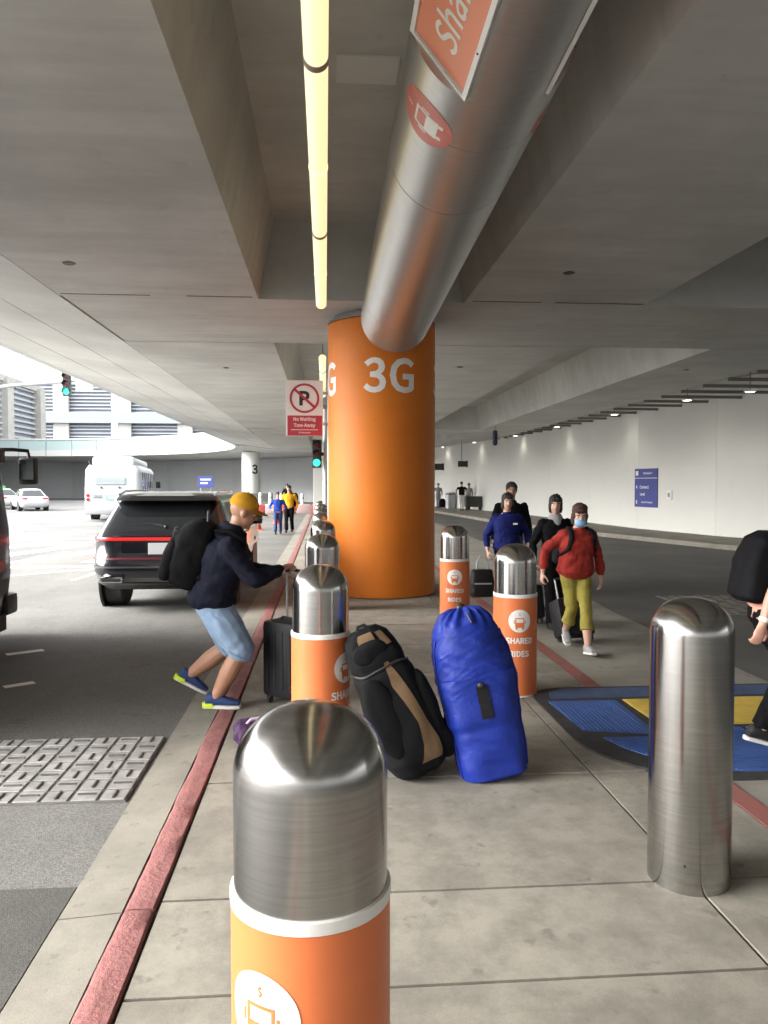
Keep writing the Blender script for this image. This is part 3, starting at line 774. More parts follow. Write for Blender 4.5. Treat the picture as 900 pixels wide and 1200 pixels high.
def person(label, loc, H, pelvis, tdir, left, hands, feet, look, col, vox=.010, group=None, fat=1., hair=None, sleeve=1., legs=1., toes=None, sk=(.42, .24, .16),
           elbow=None, knee=None, curl=.5, hood=False, palm=None, shirt_len=-.03, female=False, ankle_z=.075, footkind=None, top_slack=.014, head_up=None, face=True, leg_slack=.012, footpitch=(0, 0), arm_r=1., leg_r=1., head_s=1., calf=1.):
    """pelvis, hands[R,L], feet[R,L] (ankles) are local to loc; left = the person's left"""
    t = thing('person', label, 'person', loc, 0, group)
    T = V(tdir).normalized(); Lf = V(left); Lf = (Lf - T * Lf.dot(T)).normalized(); F = Lf.cross(T).normalized() * -1
    # front: for left=+X, up=+Z -> front = -Y
    F = -(T.cross(Lf)).normalized() if (-(T.cross(Lf))).y * 1 <= 2 else F
    P = V(pelvis); k = H
    rings = [(-.045, .070, .058), (0, .096, .070), (.055, .088, .063), (.115, .083, .060), (.19, .097, .069), (.235, .100, .064), (.268, .078, .050), (.287, .050, .040), (.305, .034, .033)]
    def torso(bm, add, lo, hi, mul=1.):
        rs = []
        for q, w, dd in rings:
            if lo - 1e-6 <= q <= hi: rs.append(ring(P + T * (q * k), Lf, F, w * k * (1 if q > .24 else fat * .5 + .5 if q > .2 else fat) * mul + add, dd * k * (fat if q < .24 else 1) * mul + add, 20, 2.4))
        loft(bm, rs)
    shw = .098 if female else .112
    SCn = P + T * (.252 * k); sh_ = [SCn - Lf * shw * k, SCn + Lf * shw * k]; hp = [P - Lf * .052 * k - T * .01 * k, P + Lf * .052 * k - T * .01 * k]
    fw = V(look).normalized()
    el = []; kn = []
    hands = [V(q) for q in hands]; feet = [V(q) for q in feet]
    for i in (0, 1):
        eh = (elbow[i] if elbow and elbow[i] is not None else (-F * .8 + (Lf if i else -Lf) * .5))
        el.append(ik(sh_[i], hands[i], .172 * k, .152 * k, eh))
        kn.append(ik(hp[i], feet[i], .245 * k, .235 * k, (knee[i] if knee else F)))
    for i in (0, 1):   # clamp hands to reachable length
        dv = hands[i] - sh_[i]
        if dv.length > .32 * k: hands[i] = sh_[i] + dv.normalized() * .32 * k
        el[i] = ik(sh_[i], hands[i], .172 * k, .152 * k, (elbow[i] if elbow and elbow[i] is not None else (-F * .8 + (Lf if i else -Lf) * .5)))
    up = V(head_up).normalized() if head_up else V((0, 0, 1)); up = (up - fw * up.dot(fw)).normalized(); lft = fw.cross(up).normalized() * -1
    lft = up.cross(fw).normalized()
    nb = P + T * (.295 * k); Hc = nb + T * (.025 * k) + up * (.075 * k) + fw * (.015 * k)
    hk = k / 1.7 * head_s
    HM = Matrix((lft, fw, up)).transposed()
    def hp_(l, f, u): return Hc + (lft * l + fw * f + up * u) * hk
    body = NB()
    torso(body, 0, -.1, 1)
    limb(body, nb - T * .02 * k, hp_(0, -.015, -.06), .036 * k, .033 * k, .034 * k)
    ball(body, hp_(0, -.008, .028), (.074 * hk, .093 * hk, .090 * hk), HM, 3)
    ball(body, hp_(0, .022, -.035), (.061 * hk, .066 * hk, .078 * hk), HM, 3)
    ball(body, hp_(0, .058, -.092), (.026 * hk, .024 * hk, .020 * hk), HM)
    ball(body, hp_(0, .066, .018), (.050 * hk, .022 * hk, .014 * hk), HM)
    limb(body, hp_(0, .084, .012), hp_(0, .102, -.022), .008 * hk, .010 * hk, .014 * hk, 8)
    for s in (-1, 1):
        ball(body, hp_(s * .030, .058, -.028), (.026 * hk, .024 * hk, .022 * hk), HM)
        ball(body, hp_(s * .076, -.008, -.010), (.010 * hk, .020 * hk, .030 * hk), HM)
    for i in (0, 1):
        limb(body, sh_[i], el[i], .030 * k, .027 * k, .0235 * k); limb(body, el[i], hands[i], .0235 * k, .024 * k, .0155 * k)
        limb(body, hp[i], kn[i], .052 * k, .045 * k, .032 * k * calf); limb(body, kn[i], feet[i], .032 * k * calf, .036 * k * calf, .021 * k * calf)
        dv = (hands[i] - el[i]).normalized()
        pn = palm[i] if palm else (P - hands[i])
        hand(body, hands[i], dv, pn, H, 1 if i == 0 else -1, curl if not hasattr(curl, '__len__') else curl[i])
        ball(body, feet[i] + V((0, 0, -.03)), .03 * k / 1.7 * 1.2)
    skm = skin(col.get('skin', 'a'), sk)
    robj('body', body, skm, t, vox, 3)
    if face:
        EYE = mat('eye_white', (.7, .68, .65), rough=.3); IRIS = mat('eye_dark', (.02, .014, .01), rough=.2); LIP = mat('lips', (.36, .13, .11), rough=.5); BROW = mat('brow_hair', (.03, .022, .018), rough=.8)
        for s in (-1, 1):
            b = NB(); ball(b, hp_(s * .031, .070, .002), (.014 * hk, .012 * hk, .008 * hk), HM, 2); e = obj('eye', b, EYE, t, True)
            b = NB(); ball(b, hp_(s * .031, .079, .002), (.0065 * hk, .005 * hk, .007 * hk), HM, 2); obj('iris', b, IRIS, e, True)
            b = NB(); ball(b, hp_(s * .031, .084, .026), (.020 * hk, .006 * hk, .0045 * hk), HM, 2); obj('eyebrow', b, BROW, t, True)
        b = NB(); ball(b, hp_(0, .085, -.062), (.022 * hk, .008 * hk, .008 * hk), HM, 2); obj('lips', b, LIP, t, True)
    # top
    top = NB(); torso(top, top_slack * fat, shirt_len, .29)
    for i in (0, 1):
        limb(top, sh_[i], el[i] if sleeve >= .5 else sh_[i].lerp(el[i], sleeve * 2), .039 * k * arm_r, .034 * k * arm_r, .030 * k * arm_r)
        if sleeve > .5:
            limb(top, el[i], el[i].lerp(hands[i], (sleeve - .5) * 2), .030 * k * arm_r, .030 * k * arm_r, .021 * k * arm_r, end=False)
    if hood:
        loft(top, [ring(P + T * (q * k) - F * (.012 * k), Lf, F, w * k, w * k, 16) for q, w in ((.275, .06), (.305, .060), (.325, .052), (.335, .042))])
        ball(top, P + T * (.275 * k) - F * (.055 * k), (.07 * k, .03 * k, .045 * k), Matrix((Lf, F, T)).transposed())
    loft(top, [ring(P + T * (q * k) + F * (.004 * k), Lf, F, w * k, w * k, 18) for q, w in ((.262, .062), (.285, .050), (.300, .042), (.308, .040))])
    robj('top', top, col['top'], t, vox, 3, (.020, (6.5, 6.5, 9), (H * 3, loc[0], 0)))
    # trousers
    bot = NB(); torso(bot, .003, -.1, .03)
    for i in (0, 1):
        up_l = min(1, legs * 2)
        limb(bot, hp[i], hp[i].lerp(kn[i], up_l), .060 * k * (leg_r + 1) / 2, .054 * k * leg_r, .043 * k * leg_r, end=legs > .5)
        if legs > .5: limb(bot, kn[i], kn[i].lerp(feet[i], (legs - .5) * 2), .042 * k * leg_r, .042 * k * leg_r, (.034 + leg_slack) * k * .9 * leg_r, end=False)
    robj('trousers', bot, col['bottom'], t, vox, 3, (.015, (7, 7, 7), (loc[1], 2, H)))
    # shoes
    for i in (0, 1):
        td = V(toes[i]) if toes else F.copy()
        td.normalize(); ua = V((0, 0, 1)); ua = (ua - td * ua.dot(td)).normalized(); sa = td.cross(ua).normalized()
        A = feet[i] - ua * (ankle_z * k / 1.7); q = k / 1.7
        up_r = [(-.075, .028, .030, .035), (-.06, .036, .045, .048), (-.02, .038, .048, .055), (.03, .040, .040, .046), (.09, .046, .028, .034), (.14, .044, .022, .028), (.175, .030, .016, .022)]
        b = NB(); loft(b, [ring(A + td * (y * q) + ua * (c * q + .012), sa, ua, w * q, h * q, 14, 2.6) for y, w, h, c in up_r]); obj('shoe', b, col['shoe'], t, True)
        b = NB(); loft(b, [ring(A + td * (y * q) + ua * (.004 + .004), sa, ua, w * q, .015 * q, 14, 4) for y, w in ((-.088, .026), (-.078, .037), (-.02, .041), (.03, .042), (.09, .049), (.14, .047), (.178, .034), (.186, .02))])
        obj('sole', b, col['sole'], t, True)
        if 'heel' in col:
            b = NB(); loft(b, [ring(A + td * (y * q) + ua * (.016 * q), sa, ua, w * q, .022 * q, 12, 4) for y, w in ((-.098, .022), (-.088, .036), (-.04, .0435), (-.015, .044))]); obj('shoe_heel', b, col['heel'], t, True)
    # hair
    if hair:
        hb = NB(); kind, hm = hair
        ball(hb, hp_(0, -.016, .042), (.083 * hk, .098 * hk, .090 * hk), HM, 3)
        if kind == 'bob':
            ball(hb, hp_(0, -.050, -.05), (.085 * hk, .060 * hk, .10 * hk), HM, 3)
            for s in (-1, 1): ball(hb, hp_(s * .068, -.002, -.030), (.018 * hk, .046 * hk, .085 * hk), HM, 3)
            ball(hb, hp_(0, .060, .072), (.062 * hk, .038 * hk, .032 * hk), HM, 3)
        elif kind == 'tied':
            ball(hb, hp_(0, -.07, -.02), (.07 * hk, .04 * hk, .07 * hk), HM, 3)
            ball(hb, hp_(0, .052, .078), (.058 * hk, .036 * hk, .030 * hk), HM, 3)
            for s in (-1, 1): ball(hb, hp_(s * .070, -.005, .005), (.018 * hk, .045 * hk, .05 * hk), HM, 3)
        elif kind == 'short':
            ball(hb, hp_(0, .050, .088), (.056 * hk, .034 * hk, .026 * hk), HM, 3)
            for s in (-1, 1): ball(hb, hp_(s * .068, -.02, .01), (.014 * hk, .045 * hk, .04 * hk), HM, 3)
        robj('hair', hb, hm, t, min(vox, .008), 2, (.014, (34, 34, 9), (H, loc[0], 0)))
    J = dict(P=P, T=T, L=Lf, F=F, sh=sh_, el=el, hands=hands, kn=kn, hp=hp_, HM=HM, hk=hk, k=k, root=t, Hc=Hc, lft=lft, fw=fw, up=up)
    return J

HAIRB = mat('black_hair', (.012, .010, .009), rough=.5, bump=.5, bscale=90, stretch=(6, 6, 1)); HAIRR = mat('auburn_hair', (.05, .018, .010), rough=.5, bump=.5, bscale=90, stretch=(6, 6, 1))
NAVYC = cloth('navy', (.005, .007, .018)); BLACKC = cloth('black', (.006, .006, .007), spec=.1); DENIM = cloth('light_denim', (.24, .34, .48), bscale=120)
REDC = cloth('red_knit', (.27, .026, .018), bscale=90); OLIVE = cloth('olive_yellow', (.27, .23, .048)); BLUEC = cloth('royal_blue', (.006, .011, .10)); GREYC = cloth('grey', (.25, .25, .26))
PEACH = cloth('peach', (.55, .25, .18)); YELC = cloth('mustard', (.70, .33, .015)); WHITEC = cloth('white', (.6, .6, .58)); JEANS = cloth('dark_jeans', (.03, .05, .13))
SHOEB = mat('shoe_blue', (.015, .04, .14), rough=.7, var=.2, scale=40); SHOEG = mat('shoe_grey', (.32, .32, .33), rough=.7); SHOEK = mat('shoe_black', (.012, .012, .012), rough=.6); SOLEW = mat('sole_white', (.68, .67, .63), rough=.6); SOLEK = mat('sole_black', (.02, .02, .02), rough=.7); LIME = mat('sole_lime', (.55, .70, .04), rough=.6)

def softpack(t, c, axis, side, front, prof, m, name='pack', vox=.011, wr=(.012, (9, 9, 9)), p=3.2):
    b = NB(); c = V(c); loft(b, [ring(c + axis * q + front * o, side, front, w, d, 24, p) for q, w, d, o in prof])
    return robj(name, b, m, t, vox, 4, wr)

# --- man in yellow cap stepping up the kerb, facing right
Ym = 6.02
J = person('man in yellow cap, navy hoodie and light blue shorts stepping up the red kerb', (-.84, Ym, 0), 1.78, (-.04, 0, .85), (.33, -.10, .94), (-.12, 1, 0),
           hands=[(.50, -.05, 1.065), (.46, .30, .98)], feet=[(.0, -.10, .085), (-.25, .22, .185)], look=(.90, .26, -.30),
           col=dict(top=NAVYC, bottom=DENIM, shoe=SHOEB, sole=SOLEW, heel=LIME, skin='tan'), sk=(.40, .21, .13), sleeve=.98, legs=.54, vox=.009,
           arm_r=1.25, leg_r=1.42, calf=1.15, toes=[(1, -.12, 0), (.86, .12, -.50)], elbow=[V((-.1, -.6, -1)), V((0, .4, -1))], knee=[V((1, -.1, 0)), V((1, 0, -.15))], curl=[.75, .5], hood=True, palm=[(0, 0, -1), (0, 0, -1)], top_slack=.034, leg_slack=.03, head_s=1.06, fat=1.22, head_up=(.25, 0, 1), shirt_len=-.06)
t = J['root']
# socks, belt
for i in (0, 1):
    pass
CAPM = cloth('cap_mustard', (.50, .25, .015)); hp_ = J['hp']; hk = J['hk']
b = NB(); ball(b, hp_(0, -.010, .052), (.087 * hk, .104 * hk, .088 * hk), J['HM'], 3)
for v in list(b.verts):
    r = J['HM'].transposed() @ (v.co - J['Hc'])
    if r.z < .030 * hk: v.co += J['up'] * (.030 * hk - r.z)
cap = obj('cap', b, CAPM, t, True)
rows = []
for q in np.linspace(-1, 1, 13):
    a = q * 1.15; base = hp_(.086 * math.sin(a), -.010 + .103 * math.cos(a), .040); tip = hp_(.080 * math.sin(a), .0 + .103 * math.cos(a) + .080 * math.cos(q * 1.45), .024 - .018 * abs(q) ** 2)
    rows.append([base, base.lerp(tip, .5) + J['up'] * .004, tip])
b = NB(); grid(b, rows)
sd = bmesh.ops.solidify(b, geom=b.faces[:], thickness=.005)
obj('cap_brim', b, CAPM, cap, True)
b = NB(); ball(b, hp_(0, -.010, .142), (.010, .010, .006)); obj('cap_button', b, CAPM, cap, True)
# black backpack on his back
bp = thing('backpack', 'large black backpack worn by the man in the yellow cap', 'backpack', (-.84, Ym, 0))
T, F, Lf = J['T'], J['F'], J['L']; c = J['P'] + T * .29 - F * .255
PACKM = cloth('pack_black', (.006, .006, .0075), rough=.7, bscale=200, spec=.12)
softpack(bp, c, T, Lf, F, [(-.27, .12, .08, .02), (-.25, .155, .12, .02), (-.13, .17, .15, 0), (.05, .17, .15, 0), (.17, .155, .13, .01), (.24, .12, .09, .03), (.27, .07, .05, .05)], PACKM, 'main_compartment', .010, (.010, (8, 8, 8)))
b = NB(); loft(b, [ring(c + T * q - F * (.13 + o), Lf, F, w, d, 20, 3.4) for q, w, d, o in ((-.26, .10, .03, .0), (-.24, .14, .05, .0), (-.05, .145, .055, .01), (.06, .13, .045, .0), (.08, .09, .02, 0))]); robj('front_pocket', b, PACKM, bp, .010, 4, (.008, (9, 9, 9)))
b = NB(); tube(b, [c + T * .27 + F * .05 + Lf * .05, c + T * .34 + F * .03 + Lf * .03, c + T * .34 + F * .03 - Lf * .03, c + T * .27 + F * .05 - Lf * .05], .010, 8); obj('grab_loop', b, BLACK, bp, True)
for s in (-1, 1):
    b = NB(); pts = [c + T * .22 + F * .12 + Lf * s * .09, J['P'] + T * .545 + Lf * s * .10 - F * .03, J['P'] + T * .52 + Lf * s * .12 + F * .09, J['P'] + T * .36 + Lf * s * .13 + F * .135, J['P'] + T * .2 + Lf * s * .16 + F * .06, c - T * .15 + F * .1 + Lf * s * .15]
    tube(b, pts, .022, 8); obj('shoulder_strap', b, PACKM, bp, True)
for q in (.10, .13):
    b = NB(); tube(b, [c + T * q - F * .158 + Lf * .10, c + T * (q + .01) - F * .168, c + T * q - F * .158 - Lf * .10], .005, 6); obj('zip', b, mat('zip_grey', (.06, .06, .065), rough=.4), bp)

# --- roller suitcase helper
def suitcase(label, loc, rz, w, d, h, m, hh=.42, tilt=(0, 0)):
    t = thing('suitcase', label, 'suitcase', loc, rz)
    t.rotation_euler = (tilt[0], tilt[1], rz)
    b = B(-w / 2, w / 2, -d / 2, d / 2, .055, .055 + h, .045); obj('shell', b, m, t, True)
    for i in range(4):
        x = -w * .32 + w * .213 * i
        obj('rib', B(x - .012, x + .012, -d / 2 - .006, -d / 2 + .01, .13, h - .02, .004), m, t)
    for sx in (-1, 1):
        for sy in (-1, 1):
            b = NB(); lathe(b, [(.012, -.014), (.026, -.012), (.026, .012), (.012, .014)], (sx * (w / 2 - .05), sy * (d / 2 - .04), .026), 16, 'X'); obj('wheel', b, RUB, t, True)
            obj('caster', B(sx * (w / 2 - .05) - .02, sx * (w / 2 - .05) + .02, sy * (d / 2 - .04) - .016, sy * (d / 2 - .04) + .016, .034, .07), BLACK, t)
    for sx in (-1, 1):
        b = NB(); tube(b, [(sx * w * .2, d / 2 - .05, h), (sx * w * .2, d / 2 - .05, h + hh)], .010, 8); obj('handle_rod', b, GREYM, t, True)
    b = NB(); tube(b, [(-w * .22, d / 2 - .05, h + hh), (-w * .1, d / 2 - .05, h + hh + .012), (w * .1, d / 2 - .05, h + hh + .012), (w * .22, d / 2 - .05, h + hh)], .014, 8); obj('grip', b, BLACK, t, True)
    b = NB(); tube(b, [(-.08, 0, h + .05), (-.06, 0, h + .075), (.06, 0, h + .075), (.08, 0, h + .05)], .009, 8); obj('carry_handle', b, BLACK, t, True)
    return t
suitcase('upright black roller suitcase held by the man in the yellow cap', (-.29, 6.02, 0), R(-40), .36, .23, .60, cloth('suitcase_black', (.010, .010, .012), rough=.5), .43)

# --- woman in red
J = person('woman in red jumper, yellow-green trousers and blue face mask walking towards us', (2.62, 7.75, 0), 1.52, (-.02, .06, .815), (.03, -.10, 1), (1, .16, 0),
           hands=[(-.37, .05, .80), (.27, .10, .72)], feet=[(-.05, .27, .15), (.02, -.24, .075)], look=(-.13, -.94, -.30), col=dict(top=REDC, bottom=OLIVE, shoe=SHOEG, sole=SOLEW, skin='fair'),
           sk=(.50, .29, .21), fat=1.20, hair=('bob', HAIRR), sleeve=.93, legs=.80, female=True, vox=.009, toes=[(-.05, -1, -.62), (.02, -1, .16)], palm=[(1, .3, 0), (-1, .3, 0)], leg_slack=.02, top_slack=.02, head_s=1.08, arm_r=1.1, elbow=[V((-1, .4, -.2)), V((1, .5, 0))], shirt_len=-.05)
hp_ = J['hp']; hk = J['hk']; t = J['root']
b = NB(); ball(b, hp_(0, .062, -.062), (.062 * hk, .050 * hk, .052 * hk), J['HM'], 3); obj('face_mask', b, mat('blue_mask', (.22, .45, .68), rough=.8, bump=.3, bscale=60), t, True)
for s in (-1, 1):
    b = NB(); tube(b, [hp_(s * .055, .07, -.045), hp_(s * .082, .0, -.01)], .002, 6); obj('mask_loop', b, WHITEC, t)
bp = thing('backpack', 'black backpack carried by the woman in the red jumper', 'backpack', (2.62, 7.75, 0))
c = J['P'] + J['T'] * .22 - J['F'] * .24
softpack(bp, c, J['T'], J['L'], J['F'], [(-.2, .10, .05, 0), (-.17, .14, .09, 0), (.08, .14, .09, 0), (.17, .11, .06, .02), (.19, .06, .03, .03)], PACKM, 'main_compartment', .014, (.008, (8, 8, 8)))
for s in (-1, 1):
    b = NB(); P_, T_, F_, L_ = J['P'], J['T'], J['F'], J['L']
    pts = [c + T_ * .15 + F_ * .06 + L_ * s * .07, P_ + T_ * .445 + L_ * s * .105 - F_ * .02, P_ + T_ * .43 + L_ * s * .115 + F_ * .06, P_ + T_ * .36 + L_ * s * .125 + F_ * .115, P_ + T_ * .25 + L_ * s * .15 + F_ * .11, P_ + T_ * .17 + L_ * s * .175 + F_ * .0, c - T_ * .1 + F_ * .05 + L_ * s * .12]
    tube(b, pts, [.016, .026, .028, .028, .022, .016, .014], 8); obj('shoulder_strap', b, PACKM, bp, True)
b = NB(); tube(b, [J['P'] + J['T'] * .42 - J['L'] * .08 + J['F'] * .07, J['P'] + J['T'] * .3 + J['L'] * .0 + J['F'] * .142, J['P'] + J['T'] * .14 + J['L'] * .10 + J['F'] * .13, J['P'] + J['T'] * .02 + J['L'] * .17 + J['F'] * .05], .006, 6); obj('cross_strap', b, mat('strap_brown', (.12, .03, .02), rough=.6), t)
s_ = suitcase('black suitcase trailing behind the legs of the woman in red', (2.72, 8.12, .0), R(12), .40, .24, .42, cloth('suitcase_black', (.01, .01, .012)), .30, (R(-22), 0))
# --- woman in black behind her
J = person('dark-haired woman in black cardigan and grey scarf behind the woman in red', (2.75, 9.0, 0), 1.60, (0, .03, .85), (0, -.03, 1), (1, .05, 0),
           hands=[(-.27, -.05, .78), (.26, .0, .78)], feet=[(-.09, -.15, .08), (.09, .16, .10)], look=(-.22, -.95, -.14), col=dict(top=BLACKC, bottom=BLACKC, shoe=SHOEK, sole=SOLEK, skin='fair2'), sk=(.48, .29, .21),
           hair=('bob', HAIRB), sleeve=.97, female=True, vox=.011, toes=[(0, -1, .1), (0, -1, -.3)], shirt_len=-.1, top_slack=.02)
P_, T_, F_, L_ = J['P'], J['T'], J['F'], J['L']
b = NB(); loft(b, [ring(P_ + T_ * q + F_ * .01, L_, F_, w, w * .95, 18) for q, w in ((.43, .10), (.46, .095), (.49, .075), (.515, .062))]); ball(b, P_ + T_ * .40 + F_ * .085, (.055, .03, .075), None); robj('scarf', b, GREYC, J['root'], .011, 3, (.012, (16, 16, 16)))
suitcase('small black cabin case pulled by the woman in black', (2.52, 9.25, 0), R(8), .34, .22, .42, cloth('suitcase_black', (.01, .01, .012)), .34, (R(-14), 0))
# --- woman in blue jacket
J = person('woman in royal blue jacket with a black bag walking towards us', (2.50, 10.4, 0), 1.60, (0, .03, .85), (0, -.02, 1), (1, .0, 0),
           hands=[(-.28, -.04, .80), (.28, -.08, .86)], feet=[(-.09, .15, .10), (.09, -.14, .08)], look=(-.05, -.98, -.1), col=dict(top=BLUEC, bottom=BLACKC, shoe=SHOEK, sole=SOLEK, skin='fair2'), sk=(.48, .29, .21),
           hair=('bob', HAIRB), sleeve=.9, female=True, vox=.011, toes=[(0, -1, -.3), (0, -1, .1)], shirt_len=-.1, top_slack=.026, fat=1.1, head_s=1.04, arm_r=1.1)
b = NB(); P_, T_, F_, L_ = J['P'], J['T'], J['F'], J['L']
box(b, -.03, .03, -.006, .0, -.012, .012, 0, Matrix.Translation(P_ + T_ * .33 + L_ * .08 + F_ * .15)); obj('chest_badge', b, WVINYL, J['root'])
t = thing('tote_bag', 'black handbag hanging beside the woman in the blue jacket', 'bag', (2.13, 10.3, .18))
b = NB(); loft(b, [ring(V((0, 0, z)), V((1, 0, 0)), V((0, 1, 0)), w, d, 20, 4) for z, w, d in ((0, .13, .06), (.02, .16, .08), (.2, .165, .085), (.36, .145, .06), (.38, .13, .05))]); robj('bag_body', b, cloth('bag_black', (.01, .01, .01), rough=.5), t, .012, 3, (.008, (9, 9, 9)))
b = NB(); tube(b, [(-.08, 0, .37), (-.07, 0, .48), (-.03, 0, .55), (.03, 0, .55), (.07, 0, .48), (.08, 0, .37)], .010, 8); obj('handle', b, GREYM, t, True)
obj('trim', B(-.12, .12, -.085, -.078, .18, .2), GREYM, t)
# --- man in black behind
J = person('man in black top half hidden behind the woman in the blue jacket', (2.85, 11.6, 0), 1.76, (0, .02, .93), (0, -.02, 1), (1, .0, 0),
           hands=[(-.27, .0, .84), (.27, -.06, .84)], feet=[(-.09, -.12, .08), (.09, .15, .10)], look=(-.12, -.97, -.12), col=dict(top=BLACKC, bottom=JEANS, shoe=SHOEK, sole=SOLEK, skin='tan2'), sk=(.40, .23, .15),
           hair=('short', HAIRB), sleeve=.97, vox=.012, toes=[(0, -1, .1), (0, -1, -.3)])
# --- passer-by at the right edge, facing right
J = person('passer-by in dark leggings with bare arms cut off by the right edge of the picture', (2.90, 4.78, 0), 1.70, (.0, 0, .90), (.20, 0, 1), (0, 1, 0),
           hands=[(-.20, -.21, .80), (.3, .25, .84)], feet=[(-.07, -.02, .11), (.40, .18, .08)], look=(1, .05, -.05), col=dict(top=PEACH, bottom=BLACKC, shoe=SHOEK, sole=SOLEW, skin='pink'), sk=(.56, .30, .22),
           hair=('tied', HAIRR), sleeve=.22, legs=.97, vox=.009, toes=[(.95, -.05, -.25), (1, .05, .1)], palm=[(0, 1, 0), (0, -1, 0)], elbow=[V((-1, -.3, 0)), V((-1, .3, 0))], female=True, knee=[V((1, 0, 0)), V((1, 0, 0))])
b = NB(); dv = (J['hands'][0] - J['el'][0]).normalized(); d_, s_, u_ = frame(dv); c0 = J['hands'][0] - dv * .03
rs = [ring(c0 + dv * (.014 * math.sin(a)), s_, u_, .031 + .004 * math.cos(a), .031 + .004 * math.cos(a), 20) for a in np.linspace(0, 2 * math.pi, 9)]
loft(b, rs, True, False); obj('bracelet', b, WVINYL, J['root'], True)
bp = thing('backpack', 'black backpack on the passer-by at the right edge', 'backpack', (2.90, 4.78, 0))
c = J['P'] + J['T'] * .24 - J['F'] * .18
softpack(bp, c, J['T'], J['L'], J['F'], [(-.22, .10, .05, 0), (-.19, .15, .09, 0), (.05, .155, .10, 0), (.2, .13, .08, .02), (.26, .07, .04, .05)], PACKM, 'main_compartment', .011, (.010, (8, 8, 8)))
for s in (-1, 1):
    P_, T_, F_, L_ = J['P'], J['T'], J['F'], J['L']
    b = NB(); tube(b, [c + T_ * .2 + F_ * .1 + L_ * s * .08, P_ + T_ * .50 + L_ * s * .10 - F_ * .02, P_ + T_ * .46 + L_ * s * .11 + F_ * .10, P_ + T_ * .3 + L_ * s * .14 + F_ * .10, c - T_ * .12 + F_ * .1 + L_ * s * .13], .022, 8); obj('shoulder_strap', b, PACKM, bp, True)
# --- far couple on the left carriageway
def far_person(label, loc, H, top, bottom, hair='short', face_dir=(0, -1, 0), sk=(.42, .25, .17), hands=None, sleeve=.97, fat=1., stride=.12):
    k = H / 1.7; f = V(face_dir).normalized(); l = V((-f.y, f.x, 0)); l = V((0, 0, 1)).cross(f) * 1.0
    def w(x, y, z): return l * x - f * y + V((0, 0, z * k))
    return person(label, loc, H, (0, 0, .90 * k), (f.x * .03, f.y * .03, 1), l, hands=[w(-.26, -.05, .84) if not hands else w(*hands[0]), w(.26, -.02, .84) if not hands else w(*hands[1])], feet=[w(-.09, -stride, .08), w(.09, stride, .09)],
                  look=f, col=dict(top=top, bottom=bottom, shoe=SHOEK, sole=SOLEK, skin='far'), sk=sk, hair=(hair, HAIRB), sleeve=sleeve, vox=.02, toes=[f, f], fat=fat)
far_person('distant person in blue jacket and dark jeans beside the one in the yellow vest', (-1.62, 26.6, 0), 1.45, cloth('bright_blue', (.02, .06, .34)), JEANS, 'short', (.1, -1, 0), hands=((-.2, -.16, 1.0), (.2, -.16, 1.0)))
far_person('distant person in yellow vest and black trousers on the road edge', (-1.28, 27.6, 0), 1.68, YELC, BLACKC, 'short', (-.1, -1, 0))
t = thing('backpack', 'dark backpack on the distant person in the yellow vest', 'backpack', (-1.12, 27.75, 1.15))
softpack(t, (0, 0, 0), V((0, 0, 1)), V((1, 0, 0)), V((0, -1, 0)), [(-.25, .12, .08, 0), (-.2, .16, .12, 0), (.15, .16, .12, 0), (.25, .1, .06, 0)], PACKM, 'main_compartment', .025)
far_person('far figure in black standing near the slim white post', (-2.45, 50, 0), 1.75, BLACKC, BLACKC, 'short', (0, 1, 0))
far_person('far man in black T-shirt and white trousers beside the dark cart', (8.15, 45.5, .12), 1.75, BLACKC, WHITEC, 'short', (0, 1, 0), hands=((-.32, .02, .98), (.32, .02, .98)), sleeve=.3)
far_person('far person in grey with a dark bag beside the orange column', (7.55, 51, .12), 1.65, GREYC, GREYC, 'short', (.1, -1, 0))
far_person('far person bending behind the dark cart by the white wall', (8.9, 47.2, .12), 1.66, GREYC, BLACKC, 'tied', (.3, -1, 0))
t = thing('duffel_bag', 'dark duffel hanging beside the far person in grey', 'bag', (7.8, 50.7, .15))
softpack(t, (0, 0, .3), V((0, 0, 1)), V((1, 0, 0)), V((0, 1, 0)), [(-.28, .15, .1, 0), (-.2, .24, .16, 0), (.1, .24, .16, 0), (.3, .1, .06, 0)], BLACKC, 'bag_body', .03)
t = thing('luggage_cart', 'dark luggage cart parked by the far white wall', 'cart', (9.0, 46.2, .12))
obj('cart_body', B(-.5, .5, -.3, .3, .2, .85, .03), mat('cart_dark', (.03, .035, .03), rough=.6), t)
for sx in (-.4, .4):
    for sy in (-.22, .22):
        b = NB(); lathe(b, [(.04, -.03), (.1, -.03), (.1, .03), (.04, .03)], (sx, sy, .1), 16, 'X'); obj('wheel', b, RUB, t, True)
b = NB(); tube(b, [(-.5, 0, .85), (-.55, 0, 1.1), (.0, 0, 1.1)], .02); obj('push_bar', b, GREYM, t)
for x, y, s in ((8.0, 49.3, 'nearest the far man in black'), (8.4, 50.5, 'behind the far man in black')):
    t = thing('trash_bin', 'pale slim bin on the far footway, ' + s, 'bin', (x, y, .12))
    b = NB(); lathe(b, [(.2, 0), (.22, .02), (.22, .95), (.18, 1.05)], n=20); obj('bin_body', b, GREYM, t, True)
    b = NB(); lathe(b, [(.23, .9), (.235, .92), (.235, .96), (.23, .98)], n=20); obj('rim', b, DARKST, t, True)

